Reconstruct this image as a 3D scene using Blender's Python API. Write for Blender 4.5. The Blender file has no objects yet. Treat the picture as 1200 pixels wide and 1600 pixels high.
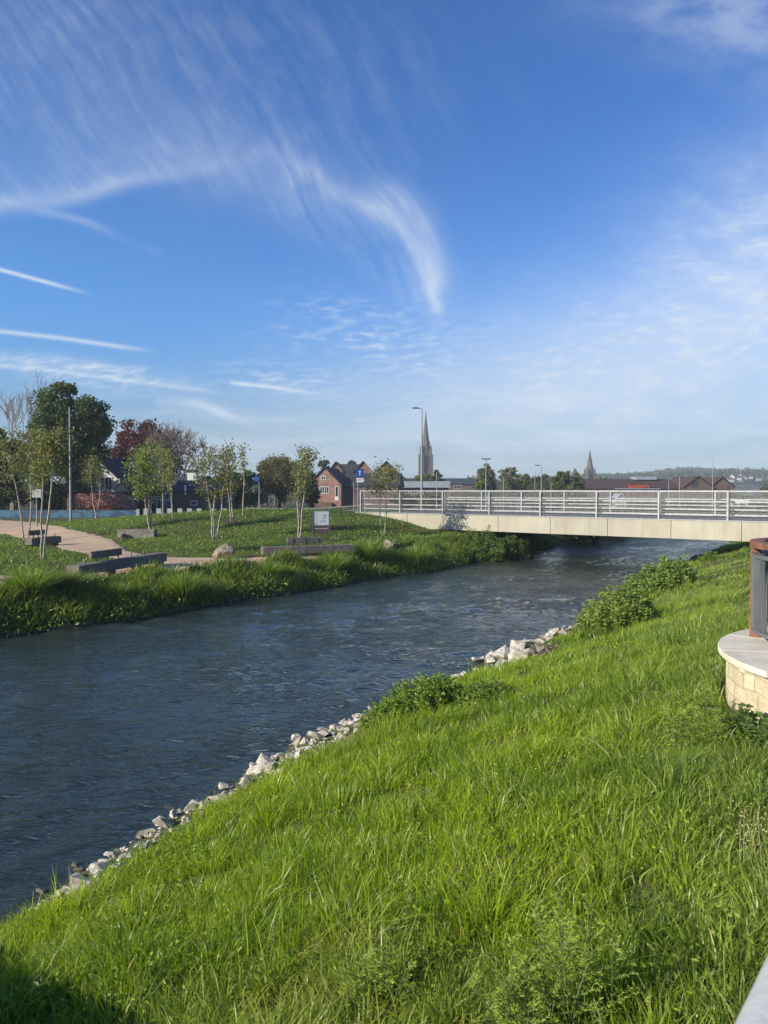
import bpy, bmesh, math, random
import numpy as np
from mathutils import Vector, Matrix
R = math.radians
random.seed(7)
rng = np.random.default_rng(11)
sc = bpy.context.scene
col = sc.collection

# ------------------------------------------------------------------ camera, sky, sun, exposure
CAM_Z, F, PITCH, HORIZON = 3.8, 1200.0, math.atan(35/1200), 765
cam_d = bpy.data.cameras.new('camera'); cam = bpy.data.objects.new('camera', cam_d); col.objects.link(cam)
cam.location = (0, 0, CAM_Z); cam.rotation_euler = (math.pi/2 - PITCH, 0, 0)
cam_d.sensor_fit = 'VERTICAL'; cam_d.sensor_height = 36; cam_d.lens = 27.0
cam_d.clip_start = 0.05; cam_d.clip_end = 20000
cam_d.dof.use_dof = True; cam_d.dof.focus_distance = 18; cam_d.dof.aperture_fstop = 8.0
sc.camera = cam
sc.view_settings.view_transform = 'Standard'; sc.view_settings.look = 'None'
sc.view_settings.exposure = 0.68; sc.view_settings.gamma = 1
SUN_EL = R(24); TO_SUN = Vector((-.85*math.cos(SUN_EL), -.527*math.cos(SUN_EL), math.sin(SUN_EL))).normalized()
sun_d = bpy.data.lights.new('sun', 'SUN'); sun = bpy.data.objects.new('sun', sun_d); col.objects.link(sun)
sun_d.energy = 4.9; sun_d.angle = R(0.55); sun_d.color = (1, .90, .74)
sun.rotation_euler = TO_SUN.to_track_quat('Z', 'Y').to_euler(); sun.location = (-20, -10, 20)


class G:
    """tiny expression layer over shader nodes"""
    def __init__(s, nt): s.nt = nt
    def new(s, t, **k):
        n = s.nt.nodes.new(t)
        for a, b in k.items(): setattr(n, a, b)
        return n
    def put(s, sock, v):
        if isinstance(v, bpy.types.NodeSocket): s.nt.links.new(v, sock)
        elif v is not None: sock.default_value = v
    def m(s, op, a, b=None, c=None, clamp=False):
        n = s.new('ShaderNodeMath', operation=op, use_clamp=clamp)
        for i, v in enumerate((a, b, c)): s.put(n.inputs[i], v)
        return n.outputs[0]
    def add(s, a, b): return s.m('ADD', a, b)
    def sub(s, a, b): return s.m('SUBTRACT', a, b)
    def mul(s, a, b): return s.m('MULTIPLY', a, b)
    def v(s, op, a, b=None, out=0):
        n = s.new('ShaderNodeVectorMath', operation=op)
        s.put(n.inputs[0], a); s.put(n.inputs[1], b)
        return n.outputs[out]
    def xyz(s, x, y, z=0.0):
        n = s.new('ShaderNodeCombineXYZ')
        for i, q in enumerate((x, y, z)): s.put(n.inputs[i], q)
        return n.outputs[0]
    def sep(s, a):
        n = s.new('ShaderNodeSeparateXYZ'); s.put(n.inputs[0], a); return n.outputs
    def noise(s, vec, scale, detail=3, rough=.5, dist=0.0, color=False):
        n = s.new('ShaderNodeTexNoise'); s.put(n.inputs['Vector'], vec)
        n.inputs['Scale'].default_value = scale; n.inputs['Detail'].default_value = detail
        n.inputs['Roughness'].default_value = rough; n.inputs['Distortion'].default_value = dist
        return n.outputs[1 if color else 0]
    def ramp(s, f, lo, hi, a=0.0, b=1.0):
        n = s.new('ShaderNodeMapRange', interpolation_type='SMOOTHSTEP')
        for i, q in enumerate((f, lo, hi, a, b)): s.put(n.inputs[i], q)
        return n.outputs[0]
    def mix(s, f, a, b, blend='MIX'):
        n = s.new('ShaderNodeMix', data_type='RGBA', blend_type=blend, clamp_factor=True)
        s.put(n.inputs[0], f); s.put(n.inputs[6], a); s.put(n.inputs[7], b)
        return n.outputs[2]
    def seg(s, p, a, b):
        ab = (b[0]-a[0], b[1]-a[1], 0); l2 = ab[0]**2+ab[1]**2
        pa = s.v('SUBTRACT', p, (a[0], a[1], 0))
        h = s.m('DIVIDE', s.v('DOT_PRODUCT', pa, ab, 1), l2, clamp=True)
        n = s.new('ShaderNodeVectorMath', operation='SCALE'); n.inputs[0].default_value = ab; s.put(n.inputs[3], h)
        return s.v('LENGTH', s.v('SUBTRACT', pa, n.outputs[0]), None, 1)
    def poly(s, p, pts):
        d = None
        for a, b in zip(pts, pts[1:]):
            q = s.seg(p, a, b); d = q if d is None else s.m('MINIMUM', d, q)
        return d
    def gauss(s, d, w): return s.m('EXPONENT', s.mul(s.m('POWER', s.m('DIVIDE', d, w), 2.0), -1.0))
    def blob(s, U, V, cx, cy, rx, ry, ang=0.0):
        c, q = math.cos(ang), math.sin(ang)
        du, dv = s.sub(U, cx), s.sub(V, cy)
        a = s.m('DIVIDE', s.add(s.mul(du, c), s.mul(dv, q)), rx)
        b = s.m('DIVIDE', s.sub(s.mul(dv, c), s.mul(du, q)), ry)
        return s.m('EXPONENT', s.mul(s.add(s.mul(a, a), s.mul(b, b)), -1.0))


def build_world():
    w = bpy.data.worlds.new('World'); sc.world = w; w.use_nodes = True
    nt = w.node_tree; nt.nodes.clear(); g = G(nt)
    out = g.new('ShaderNodeOutputWorld'); bg = g.new('ShaderNodeBackground'); bg.inputs[1].default_value = 0.085
    nt.links.new(bg.outputs[0], out.inputs[0])
    sky = g.new('ShaderNodeTexSky', sky_type='NISHITA', sun_disc=False)
    sky.sun_elevation = SUN_EL; sky.sun_rotation = math.atan2(TO_SUN.x, TO_SUN.y)
    sky.altitude = 0; sky.air_density = 1.0; sky.dust_density = 0.6; sky.ozone_density = 3.0
    d = g.new('ShaderNodeTexCoord').outputs['Generated']
    x, y, z = g.sep(d)
    yy = g.m('MAXIMUM', y, .08)
    # direction of view -> tangent plane facing the river valley, in units of 1/1200
    U = g.add(g.mul(g.m('DIVIDE', x, yy), 1200.), 600.); V = g.sub(765., g.mul(g.m('DIVIDE', z, yy), 1200.))
    p0 = g.xyz(U, V)
    wn = g.noise(p0, .0045, 1.5, .5, color=True)
    n = g.new('ShaderNodeVectorMath', operation='SCALE'); g.put(n.inputs[0], g.v('SUBTRACT', wn, (.5, .5, .5))); n.inputs[3].default_value = 60
    p = g.v('ADD', p0, n.outputs[0]); U2, V2, _ = g.sep(p)
    # streaks falling from upper left to lower right
    def streak(ang, ln, wd, off, detail=4):
        c, q = math.cos(ang), math.sin(ang)
        a = g.mul(g.add(g.mul(U2, c), g.mul(V2, q)), 1/ln); b = g.mul(g.sub(g.mul(V2, c), g.mul(U2, q)), 1/wd)
        return g.noise(g.xyz(a, b, off), 1.0, detail, .6)
    s1 = g.ramp(g.add(g.mul(streak(R(55), 150, 16, 0), .7), g.mul(g.noise(p, .03, 5, .65), .3)), .34, .74)
    s2 = g.ramp(g.add(g.mul(streak(R(60), 170, 20, 7.3), .65), g.mul(g.noise(p, .028, 5, .65), .35)), .36, .76)
    big = g.ramp(g.noise(p0, .007, 3, .5), .32, .66)
    # fan 1 : bright lower edge at the left
    e1 = g.poly(p, [(-160, 372), (0, 334), (110, 318), (215, 288), (300, 262), (400, 262)])
    edge1 = g.mul(g.gauss(e1, 14), g.mul(g.ramp(U, 150, 290, 1, .12), .34))
    lowV = g.add(g.mul(U, -.19), 338.)
    up = g.sub(lowV, V2)                                     # >0 above the edge
    fan1 = g.mul(g.m('MULTIPLY', g.ramp(up, -8, 22), g.m('EXPONENT', g.mul(g.m('MAXIMUM', up, 0.), -1/70))), g.ramp(U2, 230, 420, 1, 0))
    patch = g.ramp(g.noise(p0, .011, 4, .6), .33, .66, .35, 1.15)
    fan1 = g.mul(fan1, g.add(.16, g.mul(g.mul(s1, patch), .25)))
    # middle veil
    mid = g.mul(g.blob(U2, V2, 395, 270, 190, 62, R(12)), g.add(.14, g.mul(g.mul(s2, patch), .16)))
    # fan 2 : hook
    hook = [(400, 248), (450, 255), (510, 286), (560, 318), (610, 352), (650, 388), (676, 425), (684, 475)]
    d2 = g.poly(p, hook)
    t2 = g.mul(g.gauss(d2, 13), g.mul(g.ramp(U, 400, 590, .18, .5), g.add(.45, g.mul(s2, .5))))
    body = g.mul(g.mul(g.gauss(g.poly(p, [(600, 312), (648, 358), (668, 400), (676, 430)]), 30), g.add(.22, g.mul(s1, .35))), .9)
    tail = g.mul(g.mul(g.gauss(g.poly(p, [(470, 300), (560, 370), (640, 430)]), 46), s2), .22)
    # upper streaks
    tl = g.mul(g.blob(U, V, 60, 60, 230, 170), g.mul(g.add(.3, g.mul(s1, patch)), .20))
    tm = g.mul(g.blob(U, V, 440, 120, 260, 130, R(10)), g.mul(s2, .15))
    # right cirrocumulus
    rip = g.noise(g.xyz(g.mul(U2, 1/34), g.mul(g.add(V2, g.mul(U2, .10)), 1/9.5), 3.0), 1.0, 4, .62)
    rip = g.ramp(rip, .40, .70)
    puff = g.ramp(g.noise(g.xyz(g.mul(U2, 1/90), g.mul(V2, 1/45), 5.0), 1.0, 4, .6), .28, .68)
    r1 = g.mul(g.blob(U, V, 1010, 560, 470, 120, R(-9)), g.add(.56, g.mul(g.mul(rip, puff), .36)))
    r2 = g.mul(g.blob(U, V, 1215, 375, 205, 140, R(-20)), g.add(.32, g.mul(puff, g.add(.24, g.mul(rip, .18)))))
    r3 = g.mul(g.blob(U, V, 1160, 40, 230, 75, R(12)), g.add(.08, g.mul(puff, .32)))
    r4 = g.mul(g.blob(U, V, 560, 520, 130, 48, R(8)), g.mul(g.mul(rip, puff), .60))
    r5 = g.mul(g.blob(U, V, 1000, 640, 420, 60, 0.), g.add(.12, g.mul(puff, .12)))
    r6 = g.mul(g.blob(U, V, 450, 590, 90, 22, R(8)), g.mul(rip, .45))
    low = g.mul(g.ramp(V, 560, 720), g.add(.06, g.mul(g.ramp(g.noise(g.xyz(g.mul(U2, 1/240), g.mul(V2, 1/26), 9.0), 1, 4, .55), .35, .7), .38)))
    # contrails
    def trail(pts, w, k, u0, u1):
        fade = g.mul(g.ramp(U, u0-25, u0+25, 0, 1), g.ramp(U, u1-90, u1, 1, .0))
        return g.mul(g.mul(g.gauss(g.poly(g.v('ADD', p0, (0, 0, 0)), pts), w), fade), k)
    t_a = trail([(-80, 398), (0, 423), (145, 462)], 3.2, .75, -150, 160)
    t_b = trail([(-80, 512), (0, 519), (100, 530), (240, 550)], 3.6, .62, -150, 262)
    t_c = g.mul(g.gauss(g.poly(p, [(20, 322), (100, 345), (180, 375), (240, 398)]), 7), g.mul(g.ramp(U, 60, 245, .28, .10), 1))
    t_d = g.mul(g.gauss(g.poly(p, [(-60, 548), (60, 562), (140, 580), (225, 586)]), 9), g.mul(g.ramp(U, 220, 240, .42, 0), g.add(.5, g.mul(rip, .5))))
    t_e = trail([(-60, 568), (60, 577), (240, 600), (340, 613)], 4, .34, -150, 370)
    t_f = trail([(362, 599), (430, 606), (494, 616)], 3.4, .62, 360, 520)
    t_g = g.mul(g.gauss(g.poly(p, [(255, 640), (320, 645), (400, 662)]), 7), .45)
    r7 = g.mul(g.blob(U, V, 130, 585, 150, 20, R(7)), g.add(.15, g.mul(rip, .5)))
    dens = g.add(fan1, r7)
    for q in (edge1, mid, t2, body, tail, tl, tm, r1, r2, r3, r4, r5, r6, low, t_a, t_b, t_c, t_d, t_e, t_f, t_g):
        dens = g.add(dens, q)
    # faint cirrus on the rest of the dome, so that the view to the sides has some too
    dome = g.mul(g.ramp(g.noise(d, 3.2, 6, .65), .48, .80), .25)
    front = g.ramp(y, .10, .35)
    dens = g.add(g.mul(dens, front), g.mul(dome, g.sub(1.0, front)))
    dens = g.m('MINIMUM', g.mul(dens, g.ramp(z, -.01, .01)), .88)
    grade = g.mix(g.ramp(z, .02, .24), (.42, .575, .76, 1), (.40, .79, 1.26, 1)); grade = g.mix(g.ramp(z, .24, .46), grade, (.34, .72, 1.22, 1))
    side = g.mul(g.ramp(g.m('DIVIDE', x, yy), -.50, .08, 1, 0), g.mul(g.ramp(z, .03, .15), g.ramp(z, .30, .50, 1, .25)))
    grade = g.v('MULTIPLY', grade, g.mix(side, (1, 1, 1, 1), (1.10, 1.14, 1.10, 1)))
    base = g.v('MULTIPLY', sky.outputs[0], grade)
    c = g.mix(dens, base, (5.3, 5.95, 6.8, 1))
    nt.links.new(c, bg.inputs[0])
build_world()

# ------------------------------------------------------------------ helpers
def at(px, py, Y):
    u, v = (px-600)/F, (800-py)/F
    d = np.array([u, math.cos(PITCH)+v*math.sin(PITCH), -math.sin(PITCH)+v*math.cos(PITCH)])
    t = Y/d[1]; return Vector((d[0]*t, Y, CAM_Z+d[2]*t))
def at_z(px, py, z):
    u, v = (px-600)/F, (800-py)/F
    d = np.array([u, math.cos(PITCH)+v*math.sin(PITCH), -math.sin(PITCH)+v*math.cos(PITCH)])
    t = (z-CAM_Z)/d[2]; return Vector((d[0]*t, d[1]*t, z))

def mesh_np(name, verts, faces_by_n, colors=None, smooth=False):
    """verts (N,3); faces_by_n list of (M,k) index arrays"""
    me = bpy.data.meshes.new(name); v = np.asarray(verts, dtype=np.float32)
    me.vertices.add(len(v)); me.vertices.foreach_set('co', v.ravel())
    loops = np.concatenate([f.ravel() for f in faces_by_n]).astype(np.int32)
    tot = np.concatenate([np.full(len(f), f.shape[1], np.int32) for f in faces_by_n])
    st = np.concatenate([[0], np.cumsum(tot)[:-1]]).astype(np.int32)
    me.loops.add(len(loops)); me.loops.foreach_set('vertex_index', loops)
    me.polygons.add(len(tot)); me.polygons.foreach_set('loop_start', st); me.polygons.foreach_set('loop_total', tot)
    me.polygons.foreach_set('use_smooth', np.full(len(tot), smooth, dtype=bool))
    if colors is not None:
        a = me.color_attributes.new('col', 'FLOAT_COLOR', 'POINT')
        c = np.ones((len(v), 4), np.float32); c[:, :3] = colors; a.data.foreach_set('color', c.ravel())
    me.update(calc_edges=True); me.validate(); return me
def link(name, me, mat=None, parent=None):
    o = bpy.data.objects.new(name, me); col.objects.link(o)
    if mat and me and not me.materials: me.materials.append(mat)
    if parent: o.parent = parent
    return o
def tag(o, label=None, cat=None, group=None, kind=None):
    if label: o['label'] = label
    if cat: o['category'] = cat
    if group: o['group'] = group
    if kind: o['kind'] = kind
    return o
def thing(name, label, cat, loc=(0, 0, 0), rz=0.0, group=None):
    o = bpy.data.objects.new(name, None); col.objects.link(o); o.location = loc; o.rotation_euler = (0, 0, rz)
    o.empty_display_size = .2
    return tag(o, label, cat, group)
def copy_tree(o, parent=None):
    c = o.copy(); col.objects.link(c)
    if parent: c.parent = parent
    for ch in list(o.children): copy_tree(ch, c)
    return c

class MB:
    def __init__(s): s.v = []; s.f = []
    def quadbox(s, c, top=None): pass
    def box(s, x0, x1, y0, y1, z0, z1, M=None):
        b = len(s.v)
        for z in (z0, z1):
            for x, y in ((x0, y0), (x1, y0), (x1, y1), (x0, y1)):
                p = Vector((x, y, z)); s.v.append(M @ p if M else p)
        for q in ((0, 3, 2, 1), (4, 5, 6, 7), (0, 1, 5, 4), (1, 2, 6, 5), (2, 3, 7, 6), (3, 0, 4, 7)): s.f.append([b+i for i in q])
        return s
    def bar(s, a, b, w, h=None, up=(0, 0, 1)):
        a, b = Vector(a), Vector(b); h = h or w; d = (b-a); L = d.length; d.normalize()
        upv = Vector(up)
        if abs(d.dot(upv)) > .98: upv = Vector((1, 0, 0))
        sd = d.cross(upv).normalized(); u = sd.cross(d)
        M = Matrix.Translation(a) @ Matrix((sd, d, u)).transposed().to_4x4()
        return s.box(-w/2, w/2, 0, L, -h/2, h/2, M)
    def tube(s, pts, rad, n=8, cap=True):
        pts = [Vector(p) for p in pts]
        if not isinstance(rad, (list, tuple)): rad = [rad]*len(pts)
        b = len(s.v); prev = None
        for i, p in enumerate(pts):
            d = (pts[min(i+1, len(pts)-1)]-pts[max(i-1, 0)])
            if d.length < 1e-9: d = Vector((0, 0, 1))
            d.normalize()
            if prev is None:
                q = Vector((1, 0, 0)) if abs(d.x) < .8 else Vector((0, 1, 0)); a = d.cross(q).normalized()
            else:
                a = (prev - d*prev.dot(d)).normalized()
            prev = a; c = d.cross(a)
            for k in range(n):
                t = 2*math.pi*k/n; s.v.append(p+(a*math.cos(t)+c*math.sin(t))*rad[i])
        for i in range(len(pts)-1):
            for k in range(n):
                s.f.append([b+i*n+k, b+i*n+(k+1) % n, b+(i+1)*n+(k+1) % n, b+(i+1)*n+k])
        if cap:
            s.f.append([b+k for k in reversed(range(n))]); s.f.append([b+(len(pts)-1)*n+k for k in range(n)])
        return s
    def prism(s, pts, z0, z1):
        b = len(s.v); n = len(pts)
        for z in (z0, z1):
            for p in pts: s.v.append(Vector((p[0], p[1], z)))
        s.f.append([b+i for i in reversed(range(n))]); s.f.append([b+n+i for i in range(n)])
        for i in range(n): s.f.append([b+i, b+(i+1) % n, b+n+(i+1) % n, b+n+i])
        return s
    def poly(s, pts):
        b = len(s.v); s.v += [Vector(p) for p in pts]; s.f.append([b+i for i in range(len(pts))]); return s
    def slab(s, pts, thick):
        """planar polygon thickened along -normal"""
        pts = [Vector(p) for p in pts]; n = (pts[1]-pts[0]).cross(pts[2]-pts[0]).normalized()
        b = len(s.v); k = len(pts); s.v += pts + [p-n*thick for p in pts]
        s.f.append([b+i for i in range(k)]); s.f.append([b+k+i for i in reversed(range(k))])
        for i in range(k): s.f.append([b+i, b+k+i, b+k+(i+1) % k, b+(i+1) % k])
        return s
    def build(s, name, mat, parent=None, smooth=False, bevel=0, loc=None):
        me = bpy.data.meshes.new(name); me.from_pydata([tuple(p) for p in s.v], [], s.f)
        bm = bmesh.new(); bm.from_mesh(me); bmesh.ops.recalc_face_normals(bm, faces=bm.faces[:]); bm.to_mesh(me); bm.free()
        if smooth:
            me.polygons.foreach_set('use_smooth', [True]*len(me.polygons))
        o = link(name, me, mat, parent)
        if bevel:
            m = o.modifiers.new('bevel', 'BEVEL'); m.width = bevel; m.segments = 2; m.limit_method = 'ANGLE'; m.angle_limit = R(40)
        if smooth and len(me.polygons):
            try: me.set_sharp_from_angle(angle=R(45))
            except Exception: pass
        if loc: o.location = loc
        return o

# ------------------------------------------------------------------ materials
def new_mat(name):
    m = bpy.data.materials.new(name); m.use_nodes = True; m.node_tree.nodes.clear(); g = G(m.node_tree)
    out = g.new('ShaderNodeOutputMaterial'); return m, g, out
def principled(g, out, color, rough=.7, metal=0.0, spec=.5, normal=None, **kw):
    b = g.new('ShaderNodeBsdfPrincipled'); g.put(b.inputs['Base Color'], color); g.put(b.inputs['Roughness'], rough)
    b.inputs['Metallic'].default_value = metal; b.inputs['Specular IOR Level'].default_value = spec
    if normal is not None: g.put(b.inputs['Normal'], normal)
    for k, v in kw.items(): g.put(b.inputs[k], v)
    if out: g.nt.links.new(b.outputs[0], out.inputs[0])
    return b
def bump(g, h, strength=.4, dist=.02):
    n = g.new('ShaderNodeBump'); n.inputs['Strength'].default_value = strength; n.inputs['Distance'].default_value = dist
    g.put(n.inputs['Height'], h); return n.outputs[0]
def obj_co(g): return g.new('ShaderNodeTexCoord').outputs['Object']
def c4(c): return (c[0], c[1], c[2], 1)
def mat_plain(name, c, c2=None, scale=3, rough=.7, metal=0, bmp=.25, bscale=30, detail=5, dist=.01, stretch=(1, 1, 1), spec=.4):
    m, g, out = new_mat(name); co = g.v('MULTIPLY', obj_co(g), stretch)
    c2 = c2 or tuple(k*.7 for k in c)
    n1 = g.ramp(g.noise(co, scale, detail, .6), .32, .70)
    cc = g.mix(n1, c4(c2), c4(c))
    nn = g.noise(co, bscale, 4, .6)
    principled(g, out, cc, g.add(rough-.1, g.mul(nn, .2)), metal, spec, bump(g, nn, bmp, dist))
    return m
def mat_leaf(name, tint=(1, 1, 1), trans=.35, rough=.45, spec=.35):
    m, g, out = new_mat(name)
    a = g.new('ShaderNodeAttribute'); a.attribute_name = 'col'
    c = g.mix(1.0, a.outputs['Color'], c4(tint), 'MULTIPLY')
    b = principled(g, None, c, rough, 0, spec)
    t = g.new('ShaderNodeBsdfTranslucent'); tc = g.mix(1.0, c, (1.25, 1.3, .55, 1), 'MULTIPLY'); g.put(t.inputs[0], tc)
    mx = g.new('ShaderNodeMixShader'); mx.inputs[0].default_value = trans
    g.nt.links.new(b.outputs[0], mx.inputs[1]); g.nt.links.new(t.outputs[0], mx.inputs[2]); g.nt.links.new(mx.outputs[0], out.inputs[0])
    return m
def mat_brick(name, c1, c2, mortar, sc_=1.0, rough=.85):
    m, g, out = new_mat(name)
    co = obj_co(g); x, y, z = g.sep(co)
    b = g.new('ShaderNodeTexBrick'); g.put(b.inputs['Vector'], g.xyz(g.add(x, y), z)); b.inputs['Scale'].default_value = sc_
    b.inputs['Color1'].default_value = c4(c1); b.inputs['Color2'].default_value = c4(c2); b.inputs['Mortar'].default_value = c4(mortar)
    b.inputs['Brick Width'].default_value = .22; b.inputs['Row Height'].default_value = .075; b.inputs['Mortar Size'].default_value = .01
    v = g.mix(g.ramp(g.noise(co, 1.3, 4), .3, .7), (.75, .75, .75, 1), (1.1, 1.1, 1.1, 1))
    principled(g, out, g.mix(1., b.outputs[0], v, 'MULTIPLY'), rough, spec=.2)
    return m
def mat_glass(name):
    m, g, out = new_mat(name); principled(g, out, (.02, .025, .03, 1), .06, spec=.6); return m
def mat_roof(name, c, c2, row=.25):
    m, g, out = new_mat(name); co = obj_co(g); x, y, z = g.sep(co)
    w = g.m('FRACT', g.m('DIVIDE', z, row*.6)); n = g.noise(co, 2.2, 5, .65); n2 = g.noise(co, 14, 3)
    cc = g.mix(g.ramp(n, .3, .7), c4(c), c4(c2)); cc = g.mix(g.mul(g.ramp(w, .0, .25, 1, 0), .35), cc, (.01, .01, .012, 1))
    principled(g, out, cc, .8, spec=.15, normal=bump(g, g.add(n2, w), .4, .02)); return m

M = {}
M['steel'] = mat_plain('galvanised_steel', (.31, .315, .32), (.22, .225, .23), 6, .45, .35, .1, 60)
M['steel_dark'] = mat_plain('dark_steel', (.10, .11, .12), (.07, .07, .08), 6, .5, .4, .1)
M['white'] = mat_plain('white_paint', (.74, .75, .76), (.62, .63, .64), 2, .55)
M['render_white'] = mat_plain('white_render', (.60, .60, .60), (.48, .48, .47), 1.5, .85)
M['black'] = mat_plain('black_timber', (.03, .028, .026), (.02, .018, .017), 4, .8)
M['glass'] = mat_glass('window_glass')
M['dimmed_white'] = mat_plain('dimmed_white', (.36, .36, .35), (.26, .26, .25), 2, .8)  # darker white; tree shade over the marker boards is put into it
M['slate'] = mat_roof('slate_roof', (.035, .04, .05), (.055, .06, .075))
M['tile_brown'] = mat_roof('brown_tiles', (.055, .035, .032), (.085, .055, .05))
M['tile_dark'] = mat_roof('dark_tiles', (.03, .03, .036), (.05, .048, .055))
M['brick_red'] = mat_brick('red_brick', (.27, .125, .09), (.21, .10, .075), (.26, .21, .18))
M['brick_brown'] = mat_brick('brown_brick', (.13, .08, .06), (.10, .062, .05), (.12, .1, .09))
M['brick_tan'] = mat_brick('tan_brick', (.26, .13, .075), (.21, .10, .06), (.22, .17, .14))
M['timber'] = mat_plain('weathered_timber', (.18, .155, .13), (.10, .085, .072), 5, .85, 0, .5, 18, stretch=(1, .12, 1))
M['timber_fresh'] = mat_plain('timber_end', (.22, .14, .09), (.14, .09, .06), 8, .8)
M['bark_pale'] = mat_plain('birch_bark', (.42, .36, .29), (.20, .16, .125), 9, .8, stretch=(1, 1, .5))
M['bark'] = mat_plain('grey_bark', (.11, .09, .075), (.06, .05, .042), 5, .9)
M['bark_bare'] = mat_plain('twig_bark', (.21, .17, .15), (.13, .10, .09), 3, .9)
M['stone_spire'] = mat_plain('church_stone', (.115, .105, .09), (.07, .066, .058), .35, .9, 0, .3, 3)
M['corten'] = mat_plain('rusted_steel', (.24, .105, .06), (.13, .065, .042), 9, .75, .1, .3, 60)
M['grey_bar'] = mat_plain('grey_painted_bars', (.17, .18, .185), (.13, .14, .145), 5, .5, .3, .05)
M['rock'] = mat_plain('pale_limestone', (.66, .63, .57), (.36, .34, .30), 7, .9, 0, .7, 26, 6, .012)
def rock_mat():
    m = mat_plain('pale_limestone', (.60, .57, .50), (.30, .28, .24), 7, .9, 0, .7, 26, 6, .012); g = G(m.node_tree); b = [n for n in m.node_tree.nodes if n.type == 'BSDF_PRINCIPLED'][0]
    src = b.inputs['Base Color'].links[0].from_socket; oi = g.new('ShaderNodeObjectInfo'); k = g.m('MULTIPLY_ADD', oi.outputs['Random'], .45, .72)
    dry = g.v('MULTIPLY', src, g.xyz(k, g.mul(k, .98), g.mul(k, .94))); pos = g.new('ShaderNodeNewGeometry').outputs['Position']; z = g.sep(pos)[2]
    wet = g.ramp(g.add(z, g.mul(g.noise(pos, 9, 3), .10)), .07, .14, 1, 0); moss = g.ramp(g.noise(pos, 5, 4, .6), .56, .66)
    c = g.mix(g.mul(moss, .5), dry, (.16, .15, .07, 1)); g.put(b.inputs['Base Color'], g.mix(wet, c, (.085, .07, .045, 1))); return m
M['rock'] = rock_mat(); M['rock_dark'] = mat_plain('wet_stone', (.10, .085, .065), (.05, .045, .038), 7, .4, 0, .6, 26)
M['boulder'] = mat_plain('boulder_stone', (.40, .34, .25), (.11, .095, .075), 5, .9, 0, 1.0, 7, 7, .12)
M['block_stone'] = mat_plain('grey_block_stone', (.24, .22, .18), (.12, .11, .09), 4, .9, 0, .9, 9, 6, .05)
M['rail_paint'] = mat_plain('pale_rail_paint', (.52, .52, .50), (.44, .44, .43), 5, .6)
M['leaf'] = mat_leaf('leaf', (1.85, 1.75, 1.35), spec=.25); M['grass'] = mat_leaf('grass_blade', trans=.48, rough=.36, spec=.45)
M['teal'] = mat_plain('teal_plastic', (.05, .26, .28), (.03, .18, .2), 5, .4)
M['sign_blue'] = mat_plain('sign_blue', (.018, .07, .27), (.015, .06, .23), 5, .45)
M['asphalt'] = mat_plain('asphalt', (.075, .075, .078), (.05, .05, .052), 3, .9, 0, .3, 80)
M['lead'] = mat_plain('pale_roof_sheet', (.30, .34, .37), (.24, .28, .31), 1, .6, .2)
M['red_sign'] = mat_plain('orange_red_letters', (.50, .09, .04), (.46, .085, .04), 3, .5)

# ------------------------------------------------------------------ terrain
NE = np.array([(-60, -45.), (-10, -11.2), (0, -6.6), (6.9, -3.25), (8.7, -2.45), (9.6, -2.0), (11.1, -1.25), (12.9, -.35), (15.5, 1.5), (18.6, 3.6), (22.2, 6.0), (27, 8.6), (32.6, 11.4), (43, 18), (60, 28), (200, 100), (4000, 2100)])
LE = np.array([(-60, -75.), (0, -26.5), (12, -16.5), (19.6, -9.9), (20.9, -8.6), (22.4, -7.6), (24.6, -6.1), (28, -3.6), (31.9, -1.1), (34.3, 1.0), (39.6, 4.5), (45, 8.2), (60, 16), (100, 38), (200, 84), (4000, 2040)])
def XN(Y): Y = np.asarray(Y, float); return np.interp(Y, NE[:, 0], NE[:, 1])+(.10*np.sin(Y*2.1)+.07*np.sin(Y*4.7+1)+.12*np.sin(Y*.83+2))*np.clip(Y/14, .4, 2)
def BAND(Y): return np.interp(Y, [5, 7, 9.3, 10.2, 11.5, 12.9, 13.6, 14.8, 16, 19, 22.5, 24, 60], [.15, .45, .48, .75, 1.25, 1.2, .15, .3, 1.5, 1.7, 1.3, .12, .12])
def XL(Y): Y = np.asarray(Y, float); return np.interp(Y, LE[:, 0], LE[:, 1])+.22*np.sin(Y*.9)+.15*np.sin(Y*2.3+1)
def snoise(x, y, f, seed=0, octs=3):
    r = np.random.default_rng(seed); o = np.zeros_like(np.asarray(x, float)); a = 1.0; tot = 0
    for k in range(octs):
        s = 0
        for j in range(5):
            t = r.uniform(0, 2*np.pi); ff = f*r.uniform(.7, 1.4); s = s+np.sin((x*np.cos(t)+y*np.sin(t))*ff*2*np.pi+r.uniform(0, 6.28))
        o = o+a*s/5; tot += a; a *= .5; f *= 2.1
    return o/tot*1.6
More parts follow.
